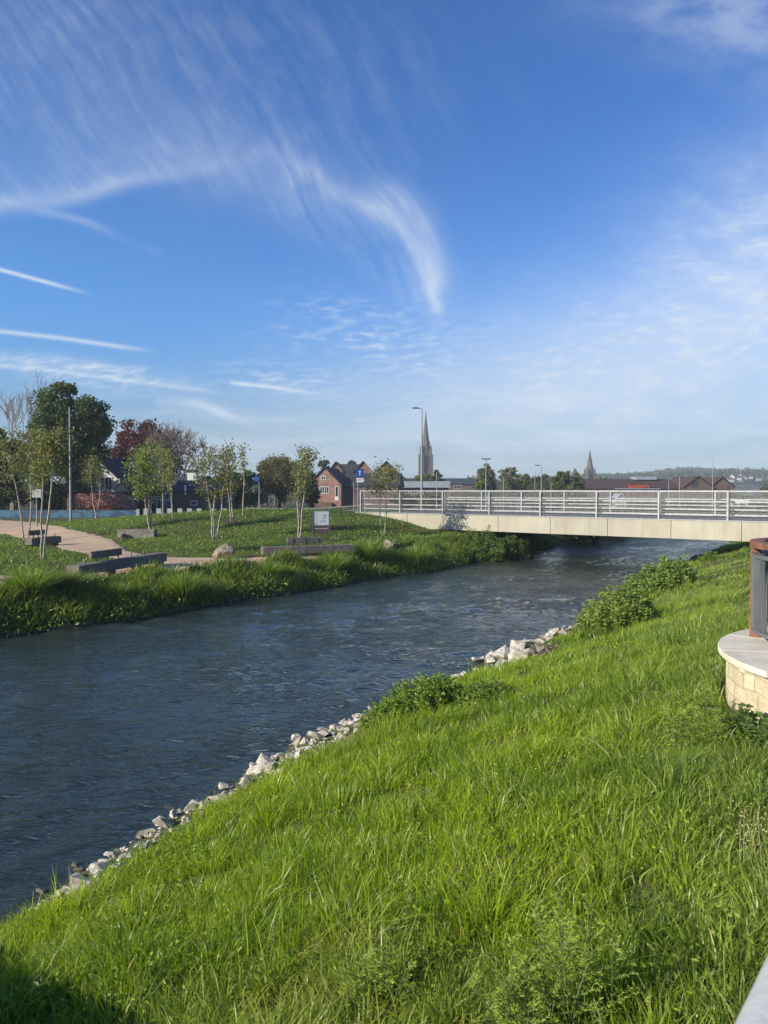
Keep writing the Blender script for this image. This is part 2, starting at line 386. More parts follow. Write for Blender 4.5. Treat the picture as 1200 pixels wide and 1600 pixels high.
CP = np.array([(-14, 22, .8), (-25, 25, .9), (-10, 27, .95), (-9.5, 30, 1.0), (-16, 31, 1.08), (-6, 30, .9), (-2.5, 32.5, .92), (1, 36, .95),
    (-9.7, 33.4, .97), (-5.5, 33.4, .97), (-2.2, 33.6, .97), (-6.7, 40, 1.47), (-12, 40, 1.35), (-7.8, 47, 2.32), (-3.4, 46, 2.36), (-13.5, 47, 2.15),
    (-19, 50, 1.72), (-24, 58, 1.3), (0.2, 45.2, 2.0), (1.5, 43, 1.2), (3.6, 41.5, 1.0), (-8, 58, 2.25), (-20, 62, 1.5), (-35, 62, 1.2), (-40, 75, 1.2), (-25, 80, 1.3),
    (0, 60, 2.35), (-3.5, 52, 2.4), (2, 56, 2.1), (8, 60, 1.6), (-30, 48, 1.05), (-25, 50, 1.05), (-17, 41, 1.02), (-20, 36, 1.1), (-22, 44, 1.05), (-10, 90, 1.4), (20, 90, 1.0), (-60, 60, 1.2), (-60, 20, 1.0), (-40, 0, 1.0), (-60, 120, 1.2), (0, 130, 1.1), (60, 160, .8), (-20, 29, 1.0), (-13, 35, 1.1), (-2, 40, 1.35), (-9, 37, 1.25)], float)
def _rbf():
    d = np.linalg.norm(CP[:, None, :2]-CP[None, :, :2], axis=2); n = len(CP)
    A = np.zeros((n+1, n+1)); A[:n, :n] = -d; A[:n, :n] -= np.eye(n)*.25; A[n, :n] = A[:n, n] = 1
    return np.linalg.solve(A, np.concatenate([CP[:, 2], [0]]))
RW = _rbf()
def rbf(x, y):
    s = np.full(x.shape, RW[-1])
    for (cx, cy, _), w in zip(CP, RW[:-1]): s = s-w*np.sqrt((x-cx)**2+(y-cy)**2+.3)
    return s
def H(x, y):
    x = np.asarray(x, float); y = np.asarray(y, float)
    cN = .87; dN = (x-XN(y))*cN; dL = (XL(y)-x)*.80
    far = np.clip((np.hypot(x, y)-110)/80, 0, 1)
    # near bank
    zn = np.where(dN < 5.3, .05+dN*.29, 1.587+(dN-5.3)*.12); zn = np.minimum(zn, 2.12)
    zn = zn+(snoise(x, y, .35, 3, 3)*.07+snoise(x, y, .11, 4, 2)*.09)*np.clip(dN, 0, 1)*np.clip((30-y)/10, 0, 1)
    zn = np.minimum(zn, .04+dN*.36)
    fl = np.clip((y-48)/15, 0, 1); zn = zn*(1-fl)+np.minimum(zn, 1.0)*fl
    zl = np.clip(rbf(np.clip(x, -80, 80), np.clip(y, -10, 170)), .6, 2.6); zl = zl*(1-far)+1.0*far
    zl = np.minimum(zl, .10+dL*.42); zl = zl+snoise(x, y, .2, 8, 3)*.04*np.clip(dL-1, 0, 1)*(1-far)
    bed = np.maximum(-.95, -.03+np.maximum(dN, dL)*.30)+snoise(x, y, .5, 5, 3)*.04
    z = np.where(dN > 0, zn, np.where(dL > 0, zl, bed))
    # wooded ridge in the far right
    r = np.hypot(x, y); ridge = np.clip((r-620)/420, 0, 1)*np.clip((x/np.maximum(y, 1)-.08)/.35, 0, 1)
    return z+ridge*14*(y > 0)
def Hs(x, y): return float(H(np.array([x]), np.array([y]))[0])
def hit(px, py):
    """where the ray through a point of the photograph meets the ground"""
    u, v = (px-600)/F, (800-py)/F
    dx, dy, dz = u, math.cos(PITCH)+v*math.sin(PITCH), -math.sin(PITCH)+v*math.cos(PITCH)
    t = np.linspace(2, 160, 4000); h = H(dx*t, dy*t); z = CAM_Z+dz*t
    i = int(np.argmax(z <= h)); return Vector((dx*t[i], dy*t[i], float(h[i])))

def axis(lo, hi, step, ext, grow=1.28):
    a = list(np.arange(lo, hi+1e-6, step)); s = step
    while a[-1] < ext[1]: s *= grow; a.append(a[-1]+s)
    s = step
    while a[0] > ext[0]: s *= grow; a.insert(0, a[0]-s)
    return np.array(a)
xs = axis(-34, 26, .28, (-4500, 4500)); ys = axis(-6, 62, .28, (-1500, 6000))
XX, YY = np.meshgrid(xs, ys); ZZ = H(XX, YY)
nx, ny = len(xs), len(ys); idx = np.arange(nx*ny).reshape(ny, nx)
quads = np.stack([idx[:-1, :-1].ravel(), idx[:-1, 1:].ravel(), idx[1:, 1:].ravel(), idx[1:, :-1].ravel()], 1)
def mat_ground():
    m, g, out = new_mat('soil_and_turf'); co = g.new('ShaderNodeNewGeometry').outputs['Position']; x, y, z = g.sep(co)
    n = g.noise(co, .8, 6, .6); n2 = g.noise(co, 9, 5, .65); n3 = g.noise(co, .05, 4, .5)
    soil = g.mix(g.ramp(n2, .3, .7), (.045, .032, .02, 1), (.10, .075, .045, 1))
    turf = g.mix(g.ramp(n2, .3, .7), (.05, .085, .015, 1), (.10, .15, .025, 1))
    c = g.mix(g.ramp(n, .38, .58), soil, turf)
    bed = g.mix(g.ramp(g.noise(co, 14, 4), .4, .6), (.05, .042, .03, 1), (.14, .12, .085, 1))
    c = g.mix(g.ramp(z, .03, .16), bed, c)
    farc = g.mix(g.ramp(n3, .4, .6), (.075, .068, .055, 1), (.06, .065, .035, 1))
    r = g.v('LENGTH', co, None, 1)
    c = g.mix(g.ramp(r, 62, 85), c, farc)
    principled(g, out, c, .95, spec=.1, normal=bump(g, n2, .6, .03)); return m
ground = link('ground', mesh_np('ground', np.stack([XX.ravel(), YY.ravel(), ZZ.ravel()], 1), [quads], smooth=True), mat_ground())
tag(ground, kind='structure')

# ------------------------------------------------------------------ water : a rippled sheet over the bed
def build_water():
    n_r, n_c = 620, 300
    Y = np.concatenate([np.linspace(-14, 4, 30)[:-1], 4*np.exp(np.linspace(0, np.log(62/4), 500)), np.linspace(62, 1800, 60)[1:]])
    V, q = [], []
    T = np.linspace(0, 1, n_c)
    gx, gy = [], []
    for yv in Y:
        a, b = XL(yv)-3.0, XN(yv)+1.2
        gx.append(a+(b-a)*T); gy.append(np.full(n_c, yv))
    gx, gy = np.array(gx), np.array(gy)
    r = np.random.default_rng(5); z = np.zeros_like(gx)
    for k in range(46):
        lam = r.uniform(.22, 1.3); th = r.normal(R(-52), .75); kx, ky = np.cos(th)*2*np.pi/lam, np.sin(th)*2*np.pi/lam
        wx = gx+.35*snoise(gx, gy, .22, 50+k % 4, 2); wy = gy+.35*snoise(gx, gy, .22, 60+k % 4, 2)
        z += lam*.0046*np.sin(kx*wx+ky*wy+r.uniform(0, 6.28))
    amp = .55+.55*np.clip(snoise(gx, gy, .12, 77, 3), -1, 1)
    z = z*amp*np.clip((75-gy)/30, 0, 1)
    i = np.arange(gx.size).reshape(gx.shape)
    q = np.stack([i[:-1, :-1].ravel(), i[:-1, 1:].ravel(), i[1:, 1:].ravel(), i[1:, :-1].ravel()], 1)
    m, g, out = new_mat('river_water'); co = g.new('ShaderNodeNewGeometry').outputs['Position']
    rot = g.new('ShaderNodeMapping'); rot.inputs['Rotation'].default_value = (0, 0, R(-58)); rot.inputs['Scale'].default_value = (.75, 1.5, 1)
    g.put(rot.inputs['Vector'], co); rc = rot.outputs[0]
    h = g.add(g.mul(g.noise(rc, 3.6, 2, .5, 1.2), 1.0), g.mul(g.noise(rc, 9.5, 2, .5, .8), .30))
    patch = g.ramp(g.noise(co, .35, 3, .5), .3, .7, .45, 1.3)
    nrm = bump(g, g.mul(h, patch), 1.0, .058)
    fres = g.new('ShaderNodeFresnel'); fres.inputs[0].default_value = 1.42; g.put(fres.inputs['Normal'], nrm)
    gl = g.new('ShaderNodeBsdfGlossy'); gl.inputs['Roughness'].default_value = .03; g.put(gl.inputs['Normal'], nrm); gl.inputs[0].default_value = (1, .97, .89, 1)
    tr = g.new('ShaderNodeBsdfTransparent'); tr.inputs[0].default_value = (.42, .52, .44, 1)
    df = g.new('ShaderNodeBsdfDiffuse'); df.inputs[0].default_value = (.034, .051, .052, 1)
    mx = g.new('ShaderNodeMixShader'); mx.inputs[0].default_value = .62
    g.nt.links.new(tr.outputs[0], mx.inputs[1]); g.nt.links.new(df.outputs[0], mx.inputs[2])
    m2 = g.new('ShaderNodeMixShader'); g.put(m2.inputs[0], fres.outputs[0])
    g.nt.links.new(mx.outputs[0], m2.inputs[1]); g.nt.links.new(gl.outputs[0], m2.inputs[2]); g.nt.links.new(m2.outputs[0], out.inputs[0])
    o = link('river_water', mesh_np('river_water', np.stack([gx.ravel(), gy.ravel(), z.ravel()], 1), [q], smooth=True), m)
    tag(o, kind='structure')
build_water()

# ------------------------------------------------------------------ paths
def strip(name, A, B, mat, dz=.025, n=90, k=9):
    def res(P):
        P = np.array([(p[0], p[1]) for p in P]); s = np.concatenate([[0], np.cumsum(np.linalg.norm(np.diff(P, axis=0), axis=1))])
        t = np.linspace(0, s[-1], n); return np.stack([np.interp(t, s, P[:, 0]), np.interp(t, s, P[:, 1])], 1)
    a, b = res(A), res(B); t = np.linspace(0, 1, k)[None, :, None]; g_ = a[:, None]*(1-t)+b[:, None]*t
    z = H(g_[..., 0], g_[..., 1])+dz
    z[:, 0] -= .06; z[:, -1] -= .06
    i = np.arange(n*k).reshape(n, k); q = np.stack([i[:-1, :-1].ravel(), i[:-1, 1:].ravel(), i[1:, 1:].ravel(), i[1:, :-1].ravel()], 1)
    v = np.concatenate([g_, z[..., None]], 2).reshape(-1, 3); o = link(name, mesh_np(name, v, [q], smooth=True), mat); tag(o, kind='structure')
    return np.concatenate([a, b[::-1]])
def mat_path():
    m, g, out = new_mat('bound_gravel'); co = g.new('ShaderNodeNewGeometry').outputs['Position']
    n = g.noise(co, .7, 4); n2 = g.noise(co, 40, 3, .7)
    c = g.mix(g.ramp(n, .3, .7), (.42, .30, .195, 1), (.52, .385, .26, 1)); c = g.mix(g.mul(g.ramp(n2, .4, .6), .35), c, (.22, .16, .12, 1))
    principled(g, out, c, .92, spec=.15, normal=bump(g, n2, .3, .01)); return m
M['path'] = mat_path()
hp = lambda L: [hit(*p) for p in L]
up1 = hp([(-600, 890), (-120, 893), (0, 898), (100, 903), (160, 886), (190, 869), (260, 870), (340, 871), (430, 870), (520, 867), (600, 861), (650, 853)])
lo1 = hp([(-600, 925), (-120, 928), (0, 922), (130, 918), (230, 903), (300, 893), (400, 886), (480, 882), (560, 877), (620, 871), (655, 865)])
POLY1 = strip('path', up1, lo1, M['path'])
lo2 = hp([(-700, 838), (-200, 838), (0, 837), (40, 842), (68, 850), (90, 859), (130, 866), (180, 873)])
up2 = hp([(-700, 811), (-200, 811), (0, 811), (60, 815), (110, 826), (150, 833), (176, 841), (190, 852), (200, 861), (250, 869)])
POLY2 = strip('path', up2, lo2, M['path'], dz=.034)
def inpoly(P, x, y):
    c = np.zeros(x.shape, bool); n = len(P)
    for i in range(n):
        x1, y1 = P[i]; x2, y2 = P[(i+1) % n]
        c ^= ((y1 > y) != (y2 > y)) & (x < (x2-x1)*(y-y1)/(y2-y1+1e-12)+x1)
    return c

# ------------------------------------------------------------------ grass and other blades
def blades(name, P, h, w, bendv, colr, mat, nseg=3, parent=None, rr=None):
    """P (N,3) roots, h heights, w widths, bendv (N,2) horizontal tip displacement, colr (N,3)"""
    N = len(P); r = rr or rng; th = r.uniform(0, 2*np.pi, N); side = np.stack([np.cos(th), np.sin(th), np.zeros(N)], 1)
    lev = np.linspace(0, 1, nseg+1); vs = []
    for k, t in enumerate(lev):
        c = P.copy(); c[:, :2] += bendv*(t**2.1)
        L = np.linalg.norm(bendv, axis=1); c[:, 2] += h*t*(1-.35*np.clip(L/np.maximum(h, .01), 0, 1.3)*t)
        if k < nseg:
            ww = (w*(1-t**2.2)*.5)[:, None]; vs += [c-side*ww, c+side*ww]
        else: vs.append(c)
    n_v = len(vs); V = np.stack(vs, 1).reshape(-1, 3); b = (np.arange(N)*n_v)[:, None]
    q = [b+np.array([[2*k, 2*k+1, 2*k+3, 2*k+2]]) for k in range(nseg-1)]
    q = np.concatenate(q) if q else np.zeros((0, 4), int); tri = b+np.array([[2*nseg-2, 2*nseg-1, 2*nseg]])
    shade = np.concatenate([np.repeat(np.linspace(.80, 1.0, nseg), 2), [1.06]])  # darker roots: shade low between the blades put into their colour
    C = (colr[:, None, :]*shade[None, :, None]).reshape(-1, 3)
    faces = [q, tri] if len(q) else [tri]
    return link(name, mesh_np(name, V, faces, C, smooth=True), mat, parent)

WALL_C, WALL_R = (5.33, 7.3), 1.90
def near_grass(y0, y1, dens, w, hr, nseg, seed, tuft=9, name='grass'):
    r = np.random.default_rng(seed); area = .72*2*(y1**2-y0**2)/2
    n = int(area*dens); y = np.sqrt(r.uniform(y0**2, y1**2, n)); x = r.uniform(-.72, .72, n)*y
    # about half of the blades stand in tufts that lean outwards from their own centre
    nt_ = int(area*tuft); ty = np.sqrt(r.uniform(y0**2, y1**2, nt_)); tx = r.uniform(-.72, .72, nt_)*ty; th = r.lognormal(-.02, .36, nt_); tcol = r.normal(0, 1, nt_); tl = r.normal(0, .35, (nt_, 2))
    m = r.uniform(0, 1, n) < .68; ti = r.integers(0, nt_, n); off = r.normal(0, 1, (n, 2))*(.035+.03*th[ti])[:, None]*(1+w*30)
    x = np.where(m, tx[ti]+off[:, 0], x); y = np.where(m, ty[ti]+off[:, 1], y)
    d = (x-XN(y))*.87; edge = BAND(y)*.8+.22*snoise(x, y, .7, 21, 2)
    k = (d > edge) & (np.hypot(x-WALL_C[0], y-WALL_C[1]) > WALL_R+.05) & (r.uniform(0, 1, n) < .3+.7*np.clip((d-edge)/.4, 0, 1))
    bare = snoise(x, y, .2, 31, 3); k &= ~((bare < -.8) & (r.uniform(0, 1, n) < .5))
    x, y, d, m, ti, off = x[k], y[k], d[k], m[k], ti[k], off[k]; n = len(x); P = np.stack([x, y, H(x, y)-.02], 1)
    cl = snoise(x, y, .8, 33, 3); c2 = snoise(x, y, .25, 34, 2)
    h = r.uniform(hr[0], hr[1], n)*(1+.30*cl+.25*c2)*np.where(m, th[ti], .8)*np.where(r.uniform(0, 1, n) < .05, 1.3, 1)
    lx = snoise(x, y, .9, 35, 2); ly = snoise(x, y, .9, 36, 2); o = off/(np.linalg.norm(off, axis=1, keepdims=True)+1e-6)*m[:, None]
    B = (np.stack([lx*.28, ly*.28], 1)+r.normal(0, .30, (n, 2))+o*.55+tl[ti]*m[:, None]*.5)*h[:, None]*.8
    fl = r.uniform(0, 1, n) < .06; B[fl] += r.normal(0, .7, (fl.sum(), 2))*h[fl, None]
    g1 = np.array([.35, .45, .022]); g2 = np.array([.135, .245, .018]); g3 = np.array([.42, .45, .08]); g4 = np.array([.50, .46, .24])
    t = np.clip(.52+.40*snoise(x, y, .3, 37, 3)+.25*snoise(x, y, .12, 38, 2)+.30*tcol[ti]*m+r.normal(0, .2, n), 0, 1)[:, None]; C = g2*(1-t)+g1*t
    u = r.uniform(0, 1, n); C[u < .12] = g3; C[u < .04] = g4
    dry = np.clip(snoise(x, y, .13, 39, 3)*1.6-.6, 0, .4)[:, None]; C = C*(1-dry)+np.array([.33, .35, .10])*dry
    rt = np.clip((x/y-.22)*1.4, 0, .42)[:, None]; C = C*(1-rt)+(C.mean(1, keepdims=True)*np.array([1.0, 1.2, .48]))*rt
    C *= r.uniform(.72, 1.2, n)[:, None]
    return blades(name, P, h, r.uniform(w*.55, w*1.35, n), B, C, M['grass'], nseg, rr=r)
for a in ((2.6, 6.5, 4000, .0088, (.095, .20), 4, 101, 26), (6.5, 12, 2200, .0095, (.09, .19), 3, 102, 16), (12, 22, 900, .0120, (.09, .19), 2, 103, 7), (22, 50, 300, .019, (.09, .20), 2, 104, 3)):
    o = near_grass(*a); tag(o, ['long bright green grass blades at the foot of the slope', 'bright green grass on the middle of the near slope', 'green grass on the slope beside the curved stone wall', 'green grass on the far end of the near bank by the bridge'][a[6]-101], 'grass', kind='stuff')

def far_grass():
    r = np.random.default_rng(202); n = 230000; x = r.uniform(-75, 5, n); y = r.uniform(18, 66, n); p = r.uniform(0, 1, n) < np.clip(38/y, .3, 1)**1.5
    x, y = x[p], y[p]; dL = (XL(y)-x)*.8
    k = (dL > .9) & ~inpoly(POLY1, x, y) & ~inpoly(POLY2, x, y) & (np.abs(x) < 1.3*y+2)
    bx = (x+1.6)*.78-(y-48.3)*.62; by = (x+1.6)*.62+(y-48.3)*.78
    k &= ~((by > -.2) & (by < 9)); k &= (y < 52+ (-x)*.3)
    x, y = x[k], y[k]; n = len(x); P = np.stack([x, y, H(x, y)-.02], 1)
    cl = snoise(x, y, .5, 43, 3); h = r.uniform(.08, .21, n)*(1+.55*cl)
    B = r.normal(0, .6, (n, 2))*h[:, None]
    g1 = np.array([.25, .33, .05]); g2 = np.array([.10, .16, .03]); t = np.clip(.5+.5*snoise(x, y, .22, 44, 3)+r.normal(0, .2, n), 0, 1)[:, None]
    C = (g2*(1-t)+g1*t)*r.uniform(.7, 1.25, n)[:, None]
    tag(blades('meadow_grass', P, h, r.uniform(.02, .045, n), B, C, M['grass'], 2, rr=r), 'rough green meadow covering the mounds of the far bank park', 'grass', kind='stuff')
# leaves -------------------------------------------------------------
def leaf_mesh(name, P, size, C, r, up_bias=0.3, aspect=.55, dirs=None):
    N = len(P); d = r.normal(0, 1, (N, 3)) if dirs is None else dirs+r.normal(0, .35, (N, 3))
    d /= np.linalg.norm(d, axis=1, keepdims=True); q = r.normal(0, 1, (N, 3)); q[:, 2] *= .5
    s = np.cross(d, q); s /= np.linalg.norm(s, axis=1, keepdims=True)+1e-9; nrm = np.cross(d, s)
    L = (size*np.ones(N))[:, None]; a = P; b = P+d*L*.45+s*L*aspect*.5+nrm*L*.08; c = P+d*L; e = P+d*L*.45-s*L*aspect*.5+nrm*L*.08
    V = np.stack([a, b, c, e], 1).reshape(-1, 3); f = (np.arange(N)*4)[:, None]+np.array([[0, 1, 2, 3]])
    return mesh_np(name, V, [f], np.repeat(C, 4, 0))
def leaf_cols(n, c1, c2, r, var=.22):
    t = r.uniform(0, 1, n)[:, None]; return (np.array(c1)*(1-t)+np.array(c2)*t)*r.uniform(1-var, 1+var, n)[:, None]

def grow(r, p, d, L, rad, lvl, maxl, mb, tips, nch=(3, 4), spread=.6, up=.12, shrink=.68, sides=None, wob=.12, minr=.004):
    n = 4 if lvl < 2 else 3; pts = [p]; dd = d.copy(); rads = [rad]
    for i in range(n):
        dd = dd+r.normal(0, wob, 3); dd[2] += up*.5; dd /= np.linalg.norm(dd); pts.append(pts[-1]+dd*L/n); rads.append(max(minr, rad*(1-.55*(i+1)/n)))
    mb.tube([tuple(q) for q in pts], rads, sides or (7 if lvl == 0 else 5 if lvl < 3 else 3), cap=False)
    if lvl >= maxl:
        tips.append((pts[-1], dd)); tips.append((pts[-2], dd)); return
    k = r.integers(nch[0], nch[1]+1)
    for j in range(k):
        i = n if j == 0 else r.integers(max(1, n//2), n+1); base = pts[i]
        q = r.normal(0, 1, 3); q -= dd*q.dot(dd); q /= np.linalg.norm(q)
        sp = spread*(.35 if j == 0 else r.uniform(.7, 1.3)); nd = dd+q*sp; nd[2] += up; nd /= np.linalg.norm(nd)
        grow(r, base, nd, L*shrink*r.uniform(.8, 1.15), max(minr, rads[i]*.72), lvl+1, maxl, mb, tips, nch, spread, up, shrink, None, wob, minr)

def tree(name, label, base, height, width, c1, c2, seed, n_leaf, leaf, group=None, trunk_h=.25, crown_low=.22, bark='bark', mat='leaf', dense=1.0, lean=0.0, droop=0.0):
    """broadleaved tree: limbs + clumps of leaf faces spread through an uneven crown"""
    r = np.random.default_rng(seed); t = thing(name, label, 'tree', base, 0, group)
    mb = MB(); tr = height*.022+.05
    zc = height*(crown_low+(1-crown_low)*.5); rz_ = height*(1-crown_low)*.5; rx = width/2
    # clump centres: spread over an ellipsoid shell and inside it
    nc = int(74*dense); cs = []
    while len(cs) < nc:
        q = r.normal(0, 1, 3); q /= np.linalg.norm(q); rad = r.uniform(.30, 1.12)**.6
        s = 1+.16*math.sin(3*q[0]+seed)+.14*math.sin(5*q[2]+2*q[1]+seed*1.7)
        c = np.array([q[0]*rx*.82, q[1]*rx*.82, q[2]*rz_*.84])*rad*s+np.array([lean*(q[2]+1)*.5, 0, zc])
        if q[2] < -.6 and r.uniform() < .5: continue
        cs.append(c)
    cs = np.array(cs)
    # trunk and limbs reach to clumps
    top = np.array([lean*.5, 0, height*.62]); mb.tube([(0, 0, -.2), (0, 0, height*trunk_h*.5), (lean*.1, 0, height*trunk_h), tuple(top)], [tr*1.3, tr, tr*.85, tr*.35], 7, cap=False)
    for c in cs[::2]:
        s0 = np.array([0, 0, height*trunk_h*r.uniform(.8, 1.8)]); midp = s0*.5+c*.5+r.normal(0, .04*height, 3); midp[2] -= .03*height
        mb.tube([tuple(s0), tuple(midp), tuple(c)], [tr*.38, tr*.2, .015], 4, cap=False)
    mb.build('trunk', M[bark], t, smooth=True)
    per = max(4, n_leaf//nc); P = []
    for c in cs:
        s = width*.078*r.uniform(.5, 1.35); k = int(per*r.uniform(.6, 1.4)); q = r.normal(0, 1, (k, 3)); q /= np.linalg.norm(q, axis=1, keepdims=True)
        q *= (r.uniform(0, 1, (k, 1))**.45)*s*1.5; q[:, 2] *= .75; P.append(c+q)
    P = np.concatenate(P); P[:, 2] -= droop*r.uniform(0, 1, len(P)); C = leaf_cols(len(P), c1, c2, r)
    link('crown', leaf_mesh('crown', P, leaf*r.uniform(.7, 1.3, len(P)), C, r, aspect=.75), M[mat], t)
    return t
def bare_tree(name, label, base, height, spread, seed, maxl=5, nch=(3, 4), bark='bark_bare', L0=.3, minr=.012, shrink=.72, up=.12, buds=None):
    r = np.random.default_rng(seed); t = thing(name, label, 'tree', base); mb = MB(); tips = []
    grow(r, np.array([0, 0, -.1]), np.array([0, 0, 1.]), height*L0, height*.02+.04, 0, maxl, mb, tips, nch, spread, up, shrink, minr=minr)
    k = height/max(p.z if hasattr(p, 'z') else p[2] for p in mb.v); mb.v = [Vector(p)*k for p in mb.v]
    mb.build('trunk', M[bark], t)
    if buds:
        P = np.array([p for p, _ in tips]); P = np.repeat(P, buds[0], 0)+r.normal(0, .25, (len(P)*buds[0], 3))
        link('crown', leaf_mesh('crown', P, buds[3], leaf_cols(len(P), buds[1], buds[2], r), r), M['leaf'], t)
    return t
def birch(label, stems, crown, n_leaf, seed, c1=(.12, .16, .035), c2=(.07, .10, .022), leaf=.10, group='young multi-stemmed trees on the far bank'):
    """stems: list of pixel polylines (base first) drawn at the depth of the base; crown: (x0,x1,y0,y1) pixel extent"""
    r = np.random.default_rng(seed); b = hit(*stems[0][0]); Y = b.y; sc_ = Y/F
    n_leaf = int(n_leaf*.8); t = thing('young_tree', label, 'tree', b, 0, group); tips = []
    def loc(px, py, dy=0): p = at(px, py, Y)-b; return Vector((p.x, dy, p.z))
    allp = []
    for i, s in enumerate(stems):
        mb = MB(); dy = 0 if i == 0 else r.uniform(-.5, .5); pts = [loc(px, py, dy*min(1, k*.6)) for k, (px, py) in enumerate(s)]
        if i: pts[0] = Vector((pts[0].x, dy*.3, Hs(b.x+pts[0].x, b.y+dy*.3)-b.z-.05))
        else: pts[0].z -= .08
        L = len(pts); f = []
        for k in range(L-1):                       # subdivide with slight wobble
            for q in range(3): f.append(pts[k].lerp(pts[k+1], q/3)+Vector((r.normal(0, .015), r.normal(0, .015), 0)))
        f.append(pts[-1]); n = len(f); mb.tube([tuple(p) for p in f], [.045*(1-.72*k/(n-1)) for k in range(n)], 6)
        for k in range(n//2-1, n):                  # twigs
            for _ in range(4):
                p = f[k]; d = np.array([r.normal(0, 1), r.normal(0, .8), r.uniform(.1, 1.1)]); d /= np.linalg.norm(d)
                Lg = r.uniform(.35, .9)*(crown[1]-crown[0])*sc_*.34; q = np.array(p); e = q+d*Lg; e2 = e+d*Lg*.3+np.array([0, 0, -.1])
                if k > n//2 or r.uniform() < .4:
                    mb.tube([tuple(q), tuple(e), tuple(e2)], [.010, .007, .004], 3, cap=False); allp += [q+d*Lg*.5, q+d*Lg*.8, e, e2]
        mb.build('stem', M['bark_pale'], t, smooth=True)
    c0 = loc(crown[0], crown[3]); c1_ = loc(crown[1], crown[2]); cx = (c0.x+c1_.x)/2; rx = abs(c1_.x-c0.x)/2; zc = (c0.z+c1_.z)/2; rz_ = abs(c1_.z-c0.z)/2
    for _ in range(26):
        q = r.normal(0, 1, 3); q /= np.linalg.norm(q); q *= r.uniform(.3, 1)**.5; allp.append(np.array([cx+q[0]*rx*.85, q[1]*rx*.7, zc+q[2]*rz_*.88]))
    A = np.array([np.array(a) for a in allp]); m = (np.abs(A[:, 0]-cx) < rx*1.15) & (np.abs(A[:, 2]-zc) < rz_*1.15); A = A[m] if m.sum() > 5 else A
    P = A[r.integers(0, len(A), n_leaf)]+r.normal(0, 1, (n_leaf, 3))*np.array([.12, .12, .14])*(Y/38)
    link('crown', leaf_mesh('crown', P, leaf*r.uniform(.7, 1.3, n_leaf), leaf_cols(n_leaf, c1, c2, r, .3), r, aspect=.8), M['leaf'], t)
    return t

far_grass()
def meadow_leaves():
    r = np.random.default_rng(205); n = 60000; x = r.uniform(-34, 5, n); y = r.uniform(24, 60, n); k = ((XL(y)-x)*.8 > 1) & ~inpoly(POLY1, x, y) & ~inpoly(POLY2, x, y) & (np.abs(x) < .6*y+1)
    by = (x+1.6)*.62+(y-48.3)*.78; k &= ~((by > -.2) & (by < 9)) & (y < 52+(-x)*.3); k &= snoise(x, y, .3, 45, 3) > -.35
    x, y = x[k], y[k]; n = len(x); cl = snoise(x, y, .6, 46, 3); z = H(x, y)+r.uniform(0, .15, n)*(1+.6*cl); t = np.clip(.5+.5*cl+r.normal(0, .2, n), 0, 1)[:, None]
    C = (np.array([.05, .085, .022])*(1-t)+np.array([.115, .165, .036])*t)*r.uniform(.7, 1.2, n)[:, None]
    tag(link('meadow_clover', leaf_mesh('meadow_clover', np.stack([x, y, z], 1), r.uniform(.045, .09, n), C, r, aspect=.8), M['leaf']), 'low clover like ground cover on the mounds of the far bank park', 'ground cover', kind='stuff')
meadow_leaves()
# ------------------------------------------------------------------ rocks
def rock_mesh(seed, flat=.7, n=16):
    r = np.random.default_rng(seed); bm = bmesh.new()
    for _ in range(n):
        q = r.normal(0, 1, 3); q /= np.linalg.norm(q)
        bm.verts.new((q[0]*.5*r.uniform(.85, 1), q[1]*.38*r.uniform(.85, 1), q[2]*.5*flat*r.uniform(.8, 1)))
    res = bmesh.ops.convex_hull(bm, input=bm.verts[:])
    bmesh.ops.delete(bm, geom=[v for v in bm.verts if not v.link_faces], context='VERTS')
    bmesh.ops.bevel(bm, geom=bm.edges[:], offset=.008, segments=1, affect='EDGES', profile=.5)
    me = bpy.data.meshes.new('rock'); bm.to_mesh(me); bm.free(); return me
ROCKS = [rock_mesh(300+i, .50+.06*(i % 5), 9+i % 4) for i in range(12)]
ROCKS_D = [m.copy() for m in ROCKS[:5]]
for m in ROCKS: m.materials.append(M['rock'])
for m in ROCKS_D: m.materials.append(M['rock_dark'])
def put_rock(name, me, x, y, z, s, r, label, group=None, cat='rock'):
    o = bpy.data.objects.new(name, me); col.objects.link(o); o.location = (x, y, z); o.scale = (s, s*r.uniform(.8, 1.1), s*r.uniform(.75, 1.1))
    o.rotation_euler = (r.normal(0, .25), r.normal(0, .25), r.uniform(0, 6.28)); return tag(o, label, cat, group)
